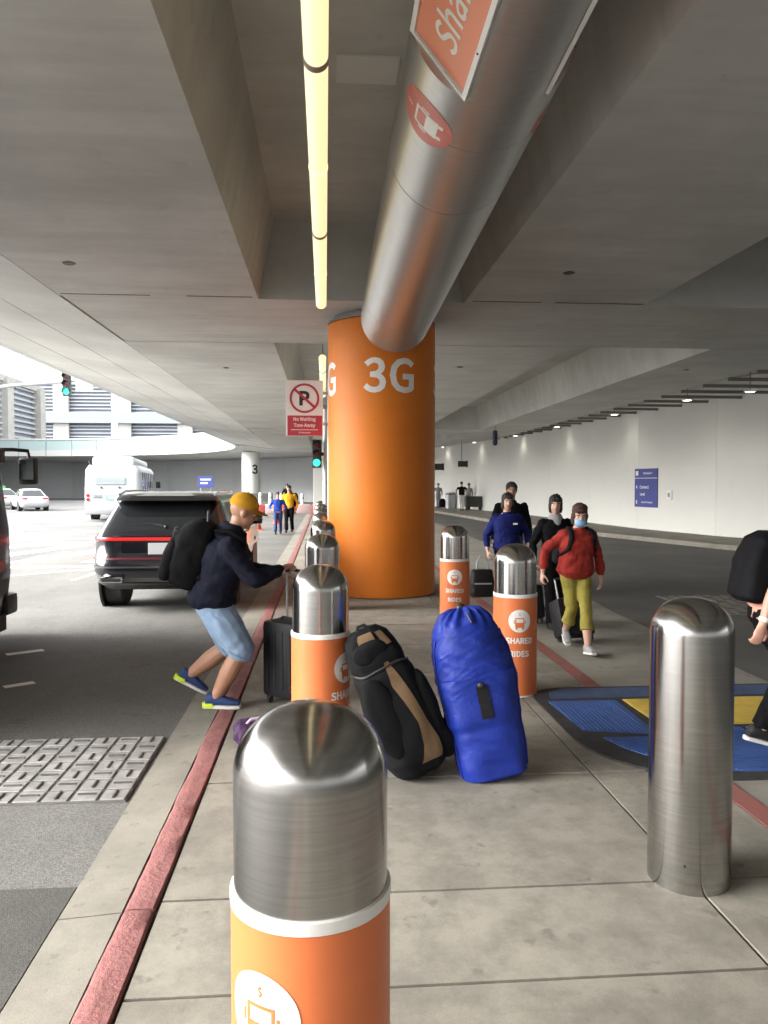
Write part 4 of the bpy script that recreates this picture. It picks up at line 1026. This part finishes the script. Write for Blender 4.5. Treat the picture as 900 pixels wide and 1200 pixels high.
# ================================================================== BAGS
# blue drawstring bag
BLUEN = mat('blue_nylon', (.003, .019, .22), rough=.6, var=.12, scale=7, bump=.25, bscale=35, spec=.4)
bb = thing('duffel_bag', 'tall bright blue nylon bag standing on the pavement beside the black backpack', 'bag', (1.0, 4.42, 0))
ax = V((-.19, .16, .97)).normalized(); sd = V((1, 0, .2)).normalized(); fr = ax.cross(sd).normalized()
prof = [(.0, .17, .13), (.015, .198, .15), (.12, .208, .165), (.28, .215, .175), (.46, .228, .185), (.62, .236, .19), (.74, .228, .182), (.85, .200, .16), (.93, .165, .13), (.985, .11, .09), (1.005, .05, .04)]
def S(tz, phi, add=0.):
    zs = [p[0] for p in prof]; w = np.interp(tz, zs, [p[1] for p in prof]) + add; d = np.interp(tz, zs, [p[2] for p in prof]) + add
    p = 3.0 if tz < .6 else 2.4; ca, sa = math.cos(phi), math.sin(phi)
    ca = math.copysign(abs(ca) ** (2 / p), ca); sa = math.copysign(abs(sa) ** (2 / p), sa)
    pt = ax * tz + sd * (w * ca) + fr * (d * sa)
    # gathers and sag folds
    g_ = max(0, tz - .86) * .10 * math.sin(phi * 15 + 5 * math.sin(tz * 9)) + .012 * noise.noise(V((math.cos(phi) * 1.6, math.sin(phi) * 1.6, tz * 7)))
    up_ = min(1, max(0, (tz - .40) / .25)); xx = math.cos(phi) * w; yy_ = math.sin(phi) * d
    w1 = noise.noise(V((xx * 5 + 3, yy_ * 5, tz * 17 + xx * 9))); w2 = noise.noise(V((xx * 9, yy_ * 9 + 4, tz * 34 - xx * 14)))
    g_ += up_ * (.014 * (.35 - abs(w1)) + .007 * (.3 - abs(w2))) + (1 - up_) * .006 * (.3 - abs(w1))
    g_ += -.010 * math.exp(-((tz - .30) / .03) ** 2) * (.5 + .5 * math.sin(phi * 2))
    return pt + (sd * ca + fr * sa).normalized() * g_
b = NB(); loft(b, [[S(z, 2 * math.pi * i / 140) for i in range(140)] for z in np.linspace(0, 1.005, 130)])
lo = min(v.co.z for v in b.verts)
for v in b.verts: v.co.z = max(v.co.z, 0.0) 
obj('bag_body', b, BLUEN, bb, True)
phi_front = math.atan2(V((0, -1, 0)).dot(fr), V((0, -1, 0)).dot(sd))
b = NB(); grid(b, [[S(z, phi_front + dp, .012) for dp in (-.05, .05)] for z in np.linspace(.36, .55, 14)]); bmesh.ops.solidify(b, geom=b.faces[:], thickness=.008); obj('strap_handle', b, BLACK, bb)
b = NB(); ball(b, S(.55, phi_front, .014), (.022, .012, .02)); obj('strap_end', b, BLACK, bb, True)
b = NB(); ball(b, ax * 1.0 + V((.0, -.03, .0)), (.03, .028, .035)); obj('cord_lock', b, BLACK, bb, True)
for q in (-1, 1):
    b = NB(); tube(b, [S(z, phi_front + q * 1.25, .004) for z in np.linspace(.04, .84, 24)], .006, 6); obj('seam', b, BLUEN, bb, True)
b = NB(); tube(b, [ax * 1.0, ax * .99 + V((.02, -.11, .0)), ax * .94 + V((.03, -.17, 0))], .006, 6); obj('drawstring', b, BLACK, bb)

# black and tan backpack
kb = thing('backpack', 'black travel backpack with tan side stripe leaning between bollard and blue bag', 'backpack', (.58, 4.44, 0))
ax2 = V((-.36, .10, .93)).normalized(); sd2 = V((1, .12, .35)).normalized(); sd2 = (sd2 - ax2 * sd2.dot(ax2)).normalized(); fr2 = ax2.cross(sd2).normalized()
TRV = cloth('travel_black', (.007, .0075, .0085), rough=.8, bscale=150, spec=.12); TAN = cloth('tan', (.15, .095, .05))
prof2 = [(.0, .10, .09, .0), (.02, .14, .12, 0), (.10, .175, .15, 0), (.25, .185, .16, 0), (.42, .178, .155, -.005), (.56, .165, .145, -.01), (.66, .152, .135, -.015), (.72, .140, .12, -.02), (.78, .12, .10, -.025), (.82, .07, .06, -.02)]
def S2(tz, phi, add=0.):
    zs = [p[0] for p in prof2]; w = np.interp(tz, zs, [p[1] for p in prof2]) + add; d = np.interp(tz, zs, [p[2] for p in prof2]) + add; o = np.interp(tz, zs, [p[3] for p in prof2])
    ca, sa = math.cos(phi), math.sin(phi); p = 2.7; ca = math.copysign(abs(ca) ** (2 / p), ca); sa = math.copysign(abs(sa) ** (2 / p), sa)
    g_ = .012 * noise.noise(V((math.cos(phi) * 2, math.sin(phi) * 2, tz * 7))) - .012 * math.exp(-((tz - .60) / .025) ** 2)
    return (ax2 * (tz + .03) + sd2 * (w * ca + o) + fr2 * (d * sa) + (sd2 * ca + fr2 * sa).normalized() * g_) * 1.1
b = NB(); loft(b, [[S2(z, 2 * math.pi * i / 80) for i in range(80)] for z in np.linspace(0, .82, 60)])
for v in b.verts: v.co.z = max(v.co.z, 0)
obj('main_compartment', b, TRV, kb, True)
pf2 = math.atan2(V((0, -1, 0)).dot(fr2), V((0, -1, 0)).dot(sd2))
sg2 = 1 if S2(.4, pf2 + .5).x > S2(.4, pf2).x else -1
rows = [[S2(z, pf2 + sg2 * (lo_ + (hi_ - lo_) * q), .006) for q in np.linspace(0, 1, 8)] for z, lo_, hi_ in [(zz, np.interp(zz, [.06, .16, .28, .5, .64], [.10, .24, .30, .12, .16]), np.interp(zz, [.06, .16, .28, .5, .64], [.80, .78, .58, .42, .26])) for zz in np.linspace(.07, .63, 30)]]
b = NB(); grid(b, rows); obj('tan_stripe', b, TAN, kb, True)
b = NB(); grid(b, [[S2(z, pf2 + sg2 * q, .006) for q in np.linspace(-.25, .25, 6)] for z in np.linspace(.74, .80, 6)]); obj('tan_patch', b, TAN, kb, True)
b = NB(); grid(b, [[S2(z, pf2 + sg2 * q, .006) for q in np.linspace(.40, .78, 6)] for z in np.linspace(.71, .79, 6)]); obj('tan_patch', b, TAN, kb, True)
# side pocket bulges
for (tz, ph, r) in ((.33, 1.15, (.06, .05, .22)), (.14, 1.35, (.07, .06, .13)), (.36, -.35, (.10, .028, .24)), (.70, .0, (.11, .03, .07))):
    b = NB(); ball(b, S2(tz, pf2 + sg2 * ph, -.012), r, Matrix((sd2, fr2, ax2)).transposed(), 3)
    for v in b.verts: v.co += v.normal * .01 * noise.noise(v.co * 14); v.co.z = max(v.co.z, 0)
    obj('pocket', b, TRV, kb, True)
for z in (.60,):
    b = NB(); tube(b, [S2(z + .01 * math.sin(q * 3), pf2 + sg2 * q, .004) for q in np.linspace(-1.5, 1.6, 24)], .008, 6); obj('compression_strap', b, BLACK, kb, True)
b = NB(); tube(b, [ax2 * .92 + sd2 * -.07, ax2 * .955 + sd2 * -.05, ax2 * .955 - sd2 * .01, ax2 * .92 + sd2 * .01], .010, 6); obj('grab_loop', b, BLACK, kb, True)
# purple bag lying behind the nearest bollard
pb = thing('soft_bag', 'crumpled purple bag lying low behind the nearest bollard', 'bag', (-.385, 5.1, 0))
PURP = cloth('purple', (.045, .02, .06), rough=.5)
softpack(pb, (0, 0, .085), V((1, .2, 0)).normalized(), V((-.2, 1, 0)).normalized(), V((0, 0, 1)), [(-.22, .06, .04, 0), (-.19, .11, .075, 0), (0, .13, .085, 0), (.2, .12, .08, 0), (.24, .06, .04, 0)], PURP, 'bag_body', .01, (.02, (14, 14, 14)), 2.6)
b = NB(); tube(b, [(-.15, -.08, .13), (-.1, -.1, .19), (.0, -.09, .2), (.08, -.08, .14)], .010, 8); obj('handle', b, mat('purple_trim', (.35, .28, .38), rough=.6), pb, True)

# ================================================================== VEHICLES
def rrect(yr, yf, w, r, n=8):
    """closed loop round the car, starting mid-rear, going to +x; rear at yr"""
    r = min(r, w * .95, (yf - yr) * .45); pts = []
    for i in range(6): pts.append((w - r) * i / 6); 
    loop = [(x, yr) for x in pts]
    loop += [(w - r + r * math.sin(a), yr + r - r * math.cos(a)) for a in np.linspace(0, math.pi / 2, n)]
    m = 22
    loop += [(w, yr + r + (yf - yr - 2 * r) * i / m) for i in range(1, m)]
    loop += [(w - r + r * math.cos(a), yf - r + r * math.sin(a)) for a in np.linspace(0, math.pi / 2, n)]
    loop += [((w - r) * (1 - i / 6), yf) for i in range(1, 7)]
    left = [(-x, y) for x, y in loop[1:-1]][::-1]
    return loop + left
def car(name, label, cat, loc, rz, levels, paint, glass_band, wheel_y, wr, ww, track, pillars=(), group=None, trim=BLACK, roofm=None):
    t = thing(name, label, cat, loc, rz, group)
    loops = [[V((x, y, z)) for x, y in rrect(yr, yf, w, r)] for z, yr, yf, w, r in levels]
    # crown the rear and front faces
    n = len(loops[0]); gb = glass_band
    body, glass, roof = NB(), NB(), NB()
    def band(bm, i, js):
        for j in js:
            k = (j + 1) % n
            bm.faces.new([bm.verts.new(q) for q in (loops[i][j], loops[i][k], loops[i + 1][k], loops[i + 1][j])])
    half = (n + 2) // 2
    def is_glass(j):
        jj = j if j < n / 2 else n - 1 - j
        return not any(a <= jj <= b for a, b in pillars)
    for i in range(len(levels) - 1):
        if gb[0] <= i < gb[1]:
            band(glass, i, [j for j in range(n) if is_glass(j)]); band(body, i, [j for j in range(n) if not is_glass(j)])
        else: band(roof if (roofm and i >= gb[1]) else body, i, range(n))
    tgt = roof if roofm else body
    tgt.faces.new([tgt.verts.new(q) for q in loops[-1]])
    body.faces.new([body.verts.new(q) for q in loops[0]][::-1])
    for bm in (body, glass, roof): bmesh.ops.remove_doubles(bm, verts=bm.verts, dist=.0005)
    obj('body', body, paint, t, True); obj('windows', glass, GLASSD, t, True)
    if roofm: obj('roof', roof, roofm, t, True)
    else: roof.free()
    for sx in (-1, 1):
        for wy in wheel_y:
            c = (sx * (track - ww / 2), wy, wr)
            b = NB(); lathe(b, [(wr * .62, -ww / 2), (wr * .93, -ww / 2), (wr, -ww / 2 + .03), (wr, ww / 2 - .03), (wr * .93, ww / 2), (wr * .62, ww / 2)], c, 32, 'X'); ty = obj('tyre', b, RUB, t, True)
            b = NB(); lathe(b, [(.02, sx * ww * .36), (wr * .3, sx * ww * .40), (wr * .6, sx * ww * .30), (wr * .64, sx * ww * .48), (wr * .64, -sx * ww * .3)], c, 24, 'X'); obj('rim', b, GREYM, ty, True)
            b = NB(); lathe(b, [(wr * 1.15, -.02), (wr * 1.15, .012)], (sx * (levels[2][3] - .004), wy, wr), 32, 'X'); obj('wheel_arch', b, trim, t, True)
    return t, loops
def strip(loops, i0, f0, i1, f1, js, offs):
    """strip of the car skin between fractional levels, pushed outwards"""
    n = len(loops[0]); rows = []
    for j in js:
        j %= n; a = loops[i0][j].lerp(loops[i0 + 1][j], f0); c = loops[i1][j].lerp(loops[i1 + 1][j], f1)
        p, q = loops[i0][(j - 1) % n], loops[i0][(j + 1) % n]; d = (q - p).normalized(); nn = V((d.y, -d.x, 0))
        rows.append([a + nn * offs, a.lerp(c, .5) + nn * (offs + .006), c + nn * offs])
    return grid(NB(), rows)
PBLACK = mat('black_car_paint', (.010, .010, .014), rough=.18, coat=.8)
PROOF = mat('panoramic_roof', (.012, .012, .014), rough=.08, coat=1)
REDLENS = mat('red_lens', (.55, .012, .015), rough=.25, emit=(1, .03, .02), estr=.06)
CHROME = mat('chrome', (.7, .7, .7), rough=.15, metal=1)
lv = [(.30, .30, 4.5, .80, .25), (.40, .10, 4.72, .90, .32), (.58, .0, 4.8, .93, .34), (.70, .02, 4.8, .94, .34), (.80, .08, 4.78, .935, .32), (.93, .10, 4.75, .935, .32), (1.02, .10, 4.70, .925, .30), (1.09, .17, 3.75, .90, .28), (1.12, .20, 3.6, .885, .28), (1.48, .56, 2.75, .735, .24), (1.52, .36, 2.7, .73, .24), (1.585, .42, 2.6, .70, .24), (1.625, .75, 2.3, .60, .3), (1.635, 1.0, 2.1, .40, .3)]
suv, lp = car('parked_suv', 'black SUV with a full-width red tail light stopped at the kerb', 'car', (-2.22, 10.45, -.03), 0, lv, PBLACK, (8, 9), (.95, 3.75), .37, .26, .90, pillars=((8, 15), (23, 24), (30, 31)), roofm=PROOF)
n = len(lp[0])
rear = list(range(-13, 14))
obj('tail_light', strip(lp, 5, .62, 6, .10, rear, .008), REDLENS, suv, True)
obj('bumper_reflector', strip(lp, 3, .30, 3, .62, list(range(-12, 13)), .008), mat('dark_red_lens', (.07, .006, .010), rough=.35), suv, True)
obj('chrome_strip', strip(lp, 6, .28, 6, .42, list(range(-6, 7)), .008), CHROME, suv, True)
obj('lower_trim', strip(lp, 1, .15, 2, .55, list(range(-15, 16)), .010), mat('grey_trim', (.10, .10, .10), rough=.5), suv, True)
obj('rear_diffuser', strip(lp, 0, .1, 1, .1, list(range(-10, 11)), .012), BLACK, suv, True)
for sx in (-1, 1):
    b = NB(); box(b, sx * .62 - .15, sx * .62 + .15, -.035, .1, .425, .515, .03); ex = obj('exhaust_tip', b, CHROME, suv, True)
    b = NB(); box(b, sx * .62 - .125, sx * .62 + .125, -.038, .0, .445, .495, .012); obj('exhaust_mouth', b, BLACK, ex)
pl_ = obj('licence_plate', B(-.16, .16, .078, .095, .80, .955, .004), mat('plate_white', (.62, .63, .64), rough=.4), suv)
obj('plate_recess', B(-.52, .42, .083, .12, .745, .97, .01), mat('gloss_black', (.006, .006, .008), rough=.15), suv)
b = NB(); tube(b, [(.05, .24, 1.17), (-.12, .28, 1.20), (-.42, .27, 1.19)], .010, 6); obj('wiper', b, BLACK, suv)
b = NB(); ball(b, (.05, .23, 1.165), .025); obj('wiper_pivot', b, BLACK, suv, True)
for sx in (-1, 1):
    b = NB(); box(b, sx * 1.02 - .11, sx * 1.02 + .11, 3.05, 3.2, 1.05, 1.22, .05); obj('side_mirror', b, PBLACK, suv, True)
    b = NB(); tube(b, [(sx * .66, .6, 1.60), (sx * .68, 1.0, 1.645), (sx * .68, 2.1, 1.645), (sx * .66, 2.5, 1.60)], .016, 8); obj('roof_rail', b, CHROME, suv, True)
    for dy in (1.2, 2.2):
        b = NB(); tube(b, [(sx * .945, dy, .98), (sx * .965, dy + .05, .985), (sx * .965, dy + .17, .985), (sx * .945, dy + .22, .98)], .012, 8); obj('door_handle', b, PBLACK, suv, True)

PWHITE = mat('white_car_paint', (.50, .51, .52), rough=.25, coat=.5)
lvs = [(.22, .2, 4.35, .75, .3), (.32, .06, 4.5, .85, .35), (.5, .0, 4.55, .89, .36), (.68, .03, 4.53, .895, .36), (.82, .08, 4.4, .88, .34), (.90, .14, 4.2, .86, .32), (.94, .55, 3.3, .83, .3), (1.34, 1.25, 2.5, .62, .25), (1.40, 1.35, 2.35, .58, .25), (1.43, 1.6, 2.1, .4, .2)]
def sedan(label, loc, rz, paint):
    t, lp = car('sedan', label, 'car', loc, rz, lvs, paint, (6, 7), (.85, 3.6), .33, .22, .86, pillars=((9, 12), (22, 23), (34, 36)), group='white cars on the far road')
    for sg in (-1, 1):
        obj('tail_lamp', strip(lp, 3, .5, 4, .5, [sg * q for q in range(5, 12)], .01), REDLENS, t, True)
    n = len(lp[0]); h = n // 2
    for sg in (-1, 1): obj('headlamp', strip(lp, 3, .2, 3, .9, [h + sg * q for q in range(5, 11)], .01), WHITEM, t, True)
    return t
c1 = sedan('nearer white sedan crossing far behind the near vehicle’s mirror'.replace('’', "'"), (-18.6, 51, -.03), R(30), PWHITE)
c2 = sedan('farther white and green taxi half hidden behind the white sedan', (-21.5, 55, -.03), R(50), PWHITE)
t = bpy.data.objects['sedan.001'] if 'sedan.001' in bpy.data.objects else c2
obj('roof_sign', B(-.3, .3, 1.6, 1.9, 1.43, 1.62, .03), mat('green_taxi', (.10, .42, .15), rough=.4), c2)
obj('green_band', B(-.60, .60, 1.45, 2.3, 1.405, 1.44, .01), MATS['green_taxi'], c2)

# white bus ahead, rear view
BW = mat('bus_white', (.44, .48, .50), rough=.4)
bl = [(.42, .08, 10.9, 1.18, .2), (.55, .0, 11, 1.24, .22), (.80, .0, 11, 1.25, .22), (1.35, .0, 11, 1.25, .22), (2.30, .04, 10.95, 1.22, .22), (2.42, .06, 10.9, 1.2, .22), (2.62, .14, 10.8, 1.08, .25)]
bus, lp = car('city_bus', 'white bus seen from behind on the far carriageway', 'bus', (-9.85, 36.6, -.03), R(9), bl, BW, (3, 4), (2.6, 8.8), .46, .3, 1.2, pillars=((0, 14), (17, 17), (20, 20), (23, 23), (26, 26), (29, 29), (32, 32)))
obj('roof_pod', B(-.95, .95, .35, 9.5, 2.55, 3.05, .2), BW, bus, True)
gl = NB()
obj('engine_grille', B(-.75, .55, -.02, .05, 1.72, 2.06, .01), mat('bus_grille', (.34, .38, .40), rough=.5), bus)
for i in range(5): obj('grille_bar', B(-.75, .55, -.03, -.021, 1.75 + .062 * i, 1.775 + .062 * i), BW, bus)
obj('green_panel', B(-.3, .65, -.02, .05, 1.00, 1.22, .01), mat('bus_green', (.20, .45, .36), rough=.4), bus)
obj('panel_plate', B(-.22, .55, -.027, -.02, 1.04, 1.18), BW, bus)
for sx, zz in ((-1.1, 1.22), (-1.1, 1.03), (1.08, 1.22)):
    b = NB(); lathe(b, [(.085, .02), (.08, -.03), (.04, -.04)], (sx, 0, zz), 18, 'Y'); obj('tail_lamp', b, REDLENS, bus, True)
for sx in (-.5, .3):
    b = NB(); lathe(b, [(.05, .02), (.045, -.03)], (sx, 0, 1.58), 14, 'Y'); obj('marker_lamp', b, DARKST, bus, True)
for z in (1.1, 1.18): obj('louvre', B(-.85, -.45, -.015, .03, z, z + .03), DARKST, bus)
obj('bumper', B(-1.22, 1.22, -.12, .1, .34, .60, .04), mat('bus_bumper', (.30, .31, .32), rough=.6), bus, True)
b = NB(); tube(b, [(-1.0, .3, 2.55), (-1.05, .25, 2.8)], .03); obj('aerial', b, DARKST, bus)
b = NB(); box(b, 1.35, 1.6, 10.6, 10.8, 1.5, 1.9, .04); obj('side_mirror', b, BLACK, bus, True)

# dark shuttle bus at the left edge: only its front corner and mirror reach into the picture
SHR = mat('shuttle_maroon', (.016, .007, .008), rough=.3, coat=.5)
sl = [(.30, 2.45, 6.55, 1.04, .08), (.42, 2.4, 6.7, 1.06, .08), (.75, 2.4, 6.75, 1.08, .08), (1.25, 2.4, 6.72, 1.08, .08), (2.15, 2.42, 6.5, 1.05, .08), (2.28, 2.45, 6.4, 1.03, .1), (2.46, 2.6, 6.1, .90, .3)]
shb, lp = car('shuttle_bus', 'dark shuttle bus at the left edge with its mirror sticking out', 'bus', (-4.66, 2.35, -.03), 0, sl, SHR, (3, 4), (3.2, 5.5), .38, .26, 1.05, pillars=((0, 13), (17, 17), (21, 21), (25, 25), (29, 29), (32, 36)))
obj('bumper', B(-1.08, 1.10, 6.55, 6.85, .26, .50, .05), BLACK, shb, True)
obj('mud_flap', B(1.0, 1.10, 6.15, 6.5, .12, .30, .01), RUB, shb)
obj('marker_lamp', B(1.075, 1.10, 6.25, 6.5, .78, .90, .01), mat('amber_red', (.35, .05, .02), rough=.3), shb)
b = NB(); tube(b, [(1.04, 6.5, 2.13), (1.12, 6.72, 2.14), (1.24, 6.82, 2.13), (1.25, 6.83, 2.05)], .022, 8); obj('mirror_arm', b, BLACK, shb, True)
obj('mirror_bracket', B(1.0, 1.10, 6.42, 6.55, 1.98, 2.14, .02), BLACK, shb)
mh = obj('mirror_housing', B(1.13, 1.33, 6.80, 6.92, 1.74, 2.06, .04), BLACK, shb, True)
obj('mirror_glass', B(1.15, 1.31, 6.79, 6.80, 1.80, 2.03, .0), mat('mirror_glass', (.5, .55, .58), rough=.05, metal=1), mh)

# ================================================================== BACKGROUND
PK = mat('garage_panel', (.29, .32, .36), rough=.7); PKS = mat('garage_slat', (.42, .44, .47), rough=.6); CREAM = concrete('cream_concrete', (.42, .41, .38), stain=.1)
t = thing('parking_building', 'slatted multi-storey car park beyond the curved overpass at left', 'building', (-41, 55, 0))
obj('core', B(-14, -1.0, 0, 62, 0, 15), PK, t)
for i in range(19): obj('slat', B(-1.0, -.5, 0, 62, 1.2 + .75 * i, 1.45 + .75 * i), PKS, t)
for i in range(6): obj('pillar', B(-1.2, .2, 2 + 11.5 * i, 4 + 11.5 * i, 0, 15.4), CREAM, t)
obj('roof_edge', B(-14, -.2, -.3, 62.3, 15, 15.8), CREAM, t)
t = thing('office_building', 'pale slatted building with dark floor band behind the white lamp post', 'building', (-36, 150, 0))
obj('core', B(-40, 60, 0.6, 14, 0, 21), PK, t)
for i in range(26): obj('slat', B(-40, 60, 0, .59, 4 + .66 * i, 4.2 + .66 * i), PKS, t)
for i in range(9): obj('pillar', B(-38 + 11.5 * i, -35.2 + 11.5 * i, -.6, .2, 0, 21.2), CREAM, t)
obj('floor_band', B(-40, 60, -1.2, -.61, 13.2, 15.2), mat('band_grey', (.26, .29, .34), rough=.7), t)
t = thing('lamp_post', 'white lamp post with round head standing behind the curved parapet', 'lamp post', (-24.6, 92.5, 4.5))
b = NB(); tube(b, [(0, 0, 0), (0, 0, 8.6)], [.38, .3], 14); obj('pole', b, WHITEM, t, True)
b = NB(); lathe(b, [(.3, 8.3), (1.1, 8.9), (1.2, 9.1), (.9, 9.3), (.2, 9.4)], n=24); obj('lamp_head', b, WHITEM, t, True)
# cones
def cone(loc, label, h=.72):
    t = thing('traffic_cone', label, 'traffic cone', loc, 0, 'traffic cones on the left carriageway')
    b = NB(); lathe(b, [(.15, .03), (.12, .2), (.10, .3)], n=20); CO = mat('cone_orange', (.75, .10, .02), rough=.5); obj('cone', b, CO, t, True)
    b = NB(); lathe(b, [(.099, .30), (.07, .48)], n=20); obj('white_sleeve', b, WVINYL, t, True)
    b = NB(); lathe(b, [(.069, .48), (.03, h - .02), (.02, h)], n=20); obj('tip', b, CO, t, True)
    obj('base', B(-.2, .2, -.2, .2, 0, .035, .01), CO, t)
cone((-2.55, 29.3, -.03), 'orange traffic cone beside the yellow cap of the man', .9)
cone((-10.2, 66, -.03), 'tiny orange traffic cone left of the white bus', 1.2)
cone((-2.1, 33.5, -.03), 'orange traffic cone left of the distant person in the blue jacket', .8)
# red-white barrier in the distance, posts, far blue sign, yellow kerb stuff
t = thing('barrier', 'low red and white barrier standing across the far road', 'barrier', (-2.2, 45.5, -.03))
for i in range(5):
    obj('barrier_block', B(-2.2 + .9 * i, -1.34 + .9 * i, -.2, .2, 0, .55, .05), mat('barrier_red', (.55, .09, .08), rough=.5) if i % 2 == 0 else mat('barrier_pink', (.60, .42, .40), rough=.5), t, True)
t = thing('roadside_sign', 'small blue sign on two posts in front of the far grey wall', 'sign', (-11.6, 76, -.03))
obj('panel', B(-.75, .75, -.05, 0, 1.4, 2.5, .02), NAVY, t)
for sx in (-.5, .5):
    b = NB(); tube(b, [(sx, .05, 0), (sx, .05, 2.4)], .05); obj('post', b, GREYM, t)
for q in (rect(-.5, .5, 2.1, 2.25), rect(-.5, .2, 1.75, 1.9)): decal(q, WVINYL, t, 'text_line', lambda u, v: V((u, -.055, v)))
xs = [(-17.8, 75), (-16.0, 75), (-14.2, 75.5), (-13.2, 75), (-9.7, 74), (-8.9, 74), (-5.0, 60), (-4.1, 58), (-3.2, 56), (-2.4, 55), (-1.6, 54)]
names = 'first second third fourth fifth sixth seventh eighth ninth tenth eleventh'.split()
for (x, y), nm in zip(xs, names):
    t = thing('guard_post', f'{nm} from the left of the small pale posts before the far grey wall', 'post', (x, y, -.03), 0, 'far guard posts')
    b = NB(); lathe(b, [(.12, 0), (.12, .95), (.09, 1.05), (.03, 1.08)], n=16); obj('post', b, WHITEM, t, True)
    b = NB(); lathe(b, [(.123, .7), (.123, .8)], n=16); obj('band', b, GREYM, t, True)
t = thing('bench', 'dark low bench in front of the far grey wall', 'bench', (-5.6, 62, -.03))
obj('seat', B(-1.4, 1.4, -.3, .3, .42, .5, .02), DARKST, t); obj('backrest', B(-1.4, 1.4, .25, .32, .5, 1.0, .02), DARKST, t)
for sx in (-1.2, 1.2): obj('leg', B(sx - .05, sx + .05, -.25, .25, 0, .42), DARKST, t)
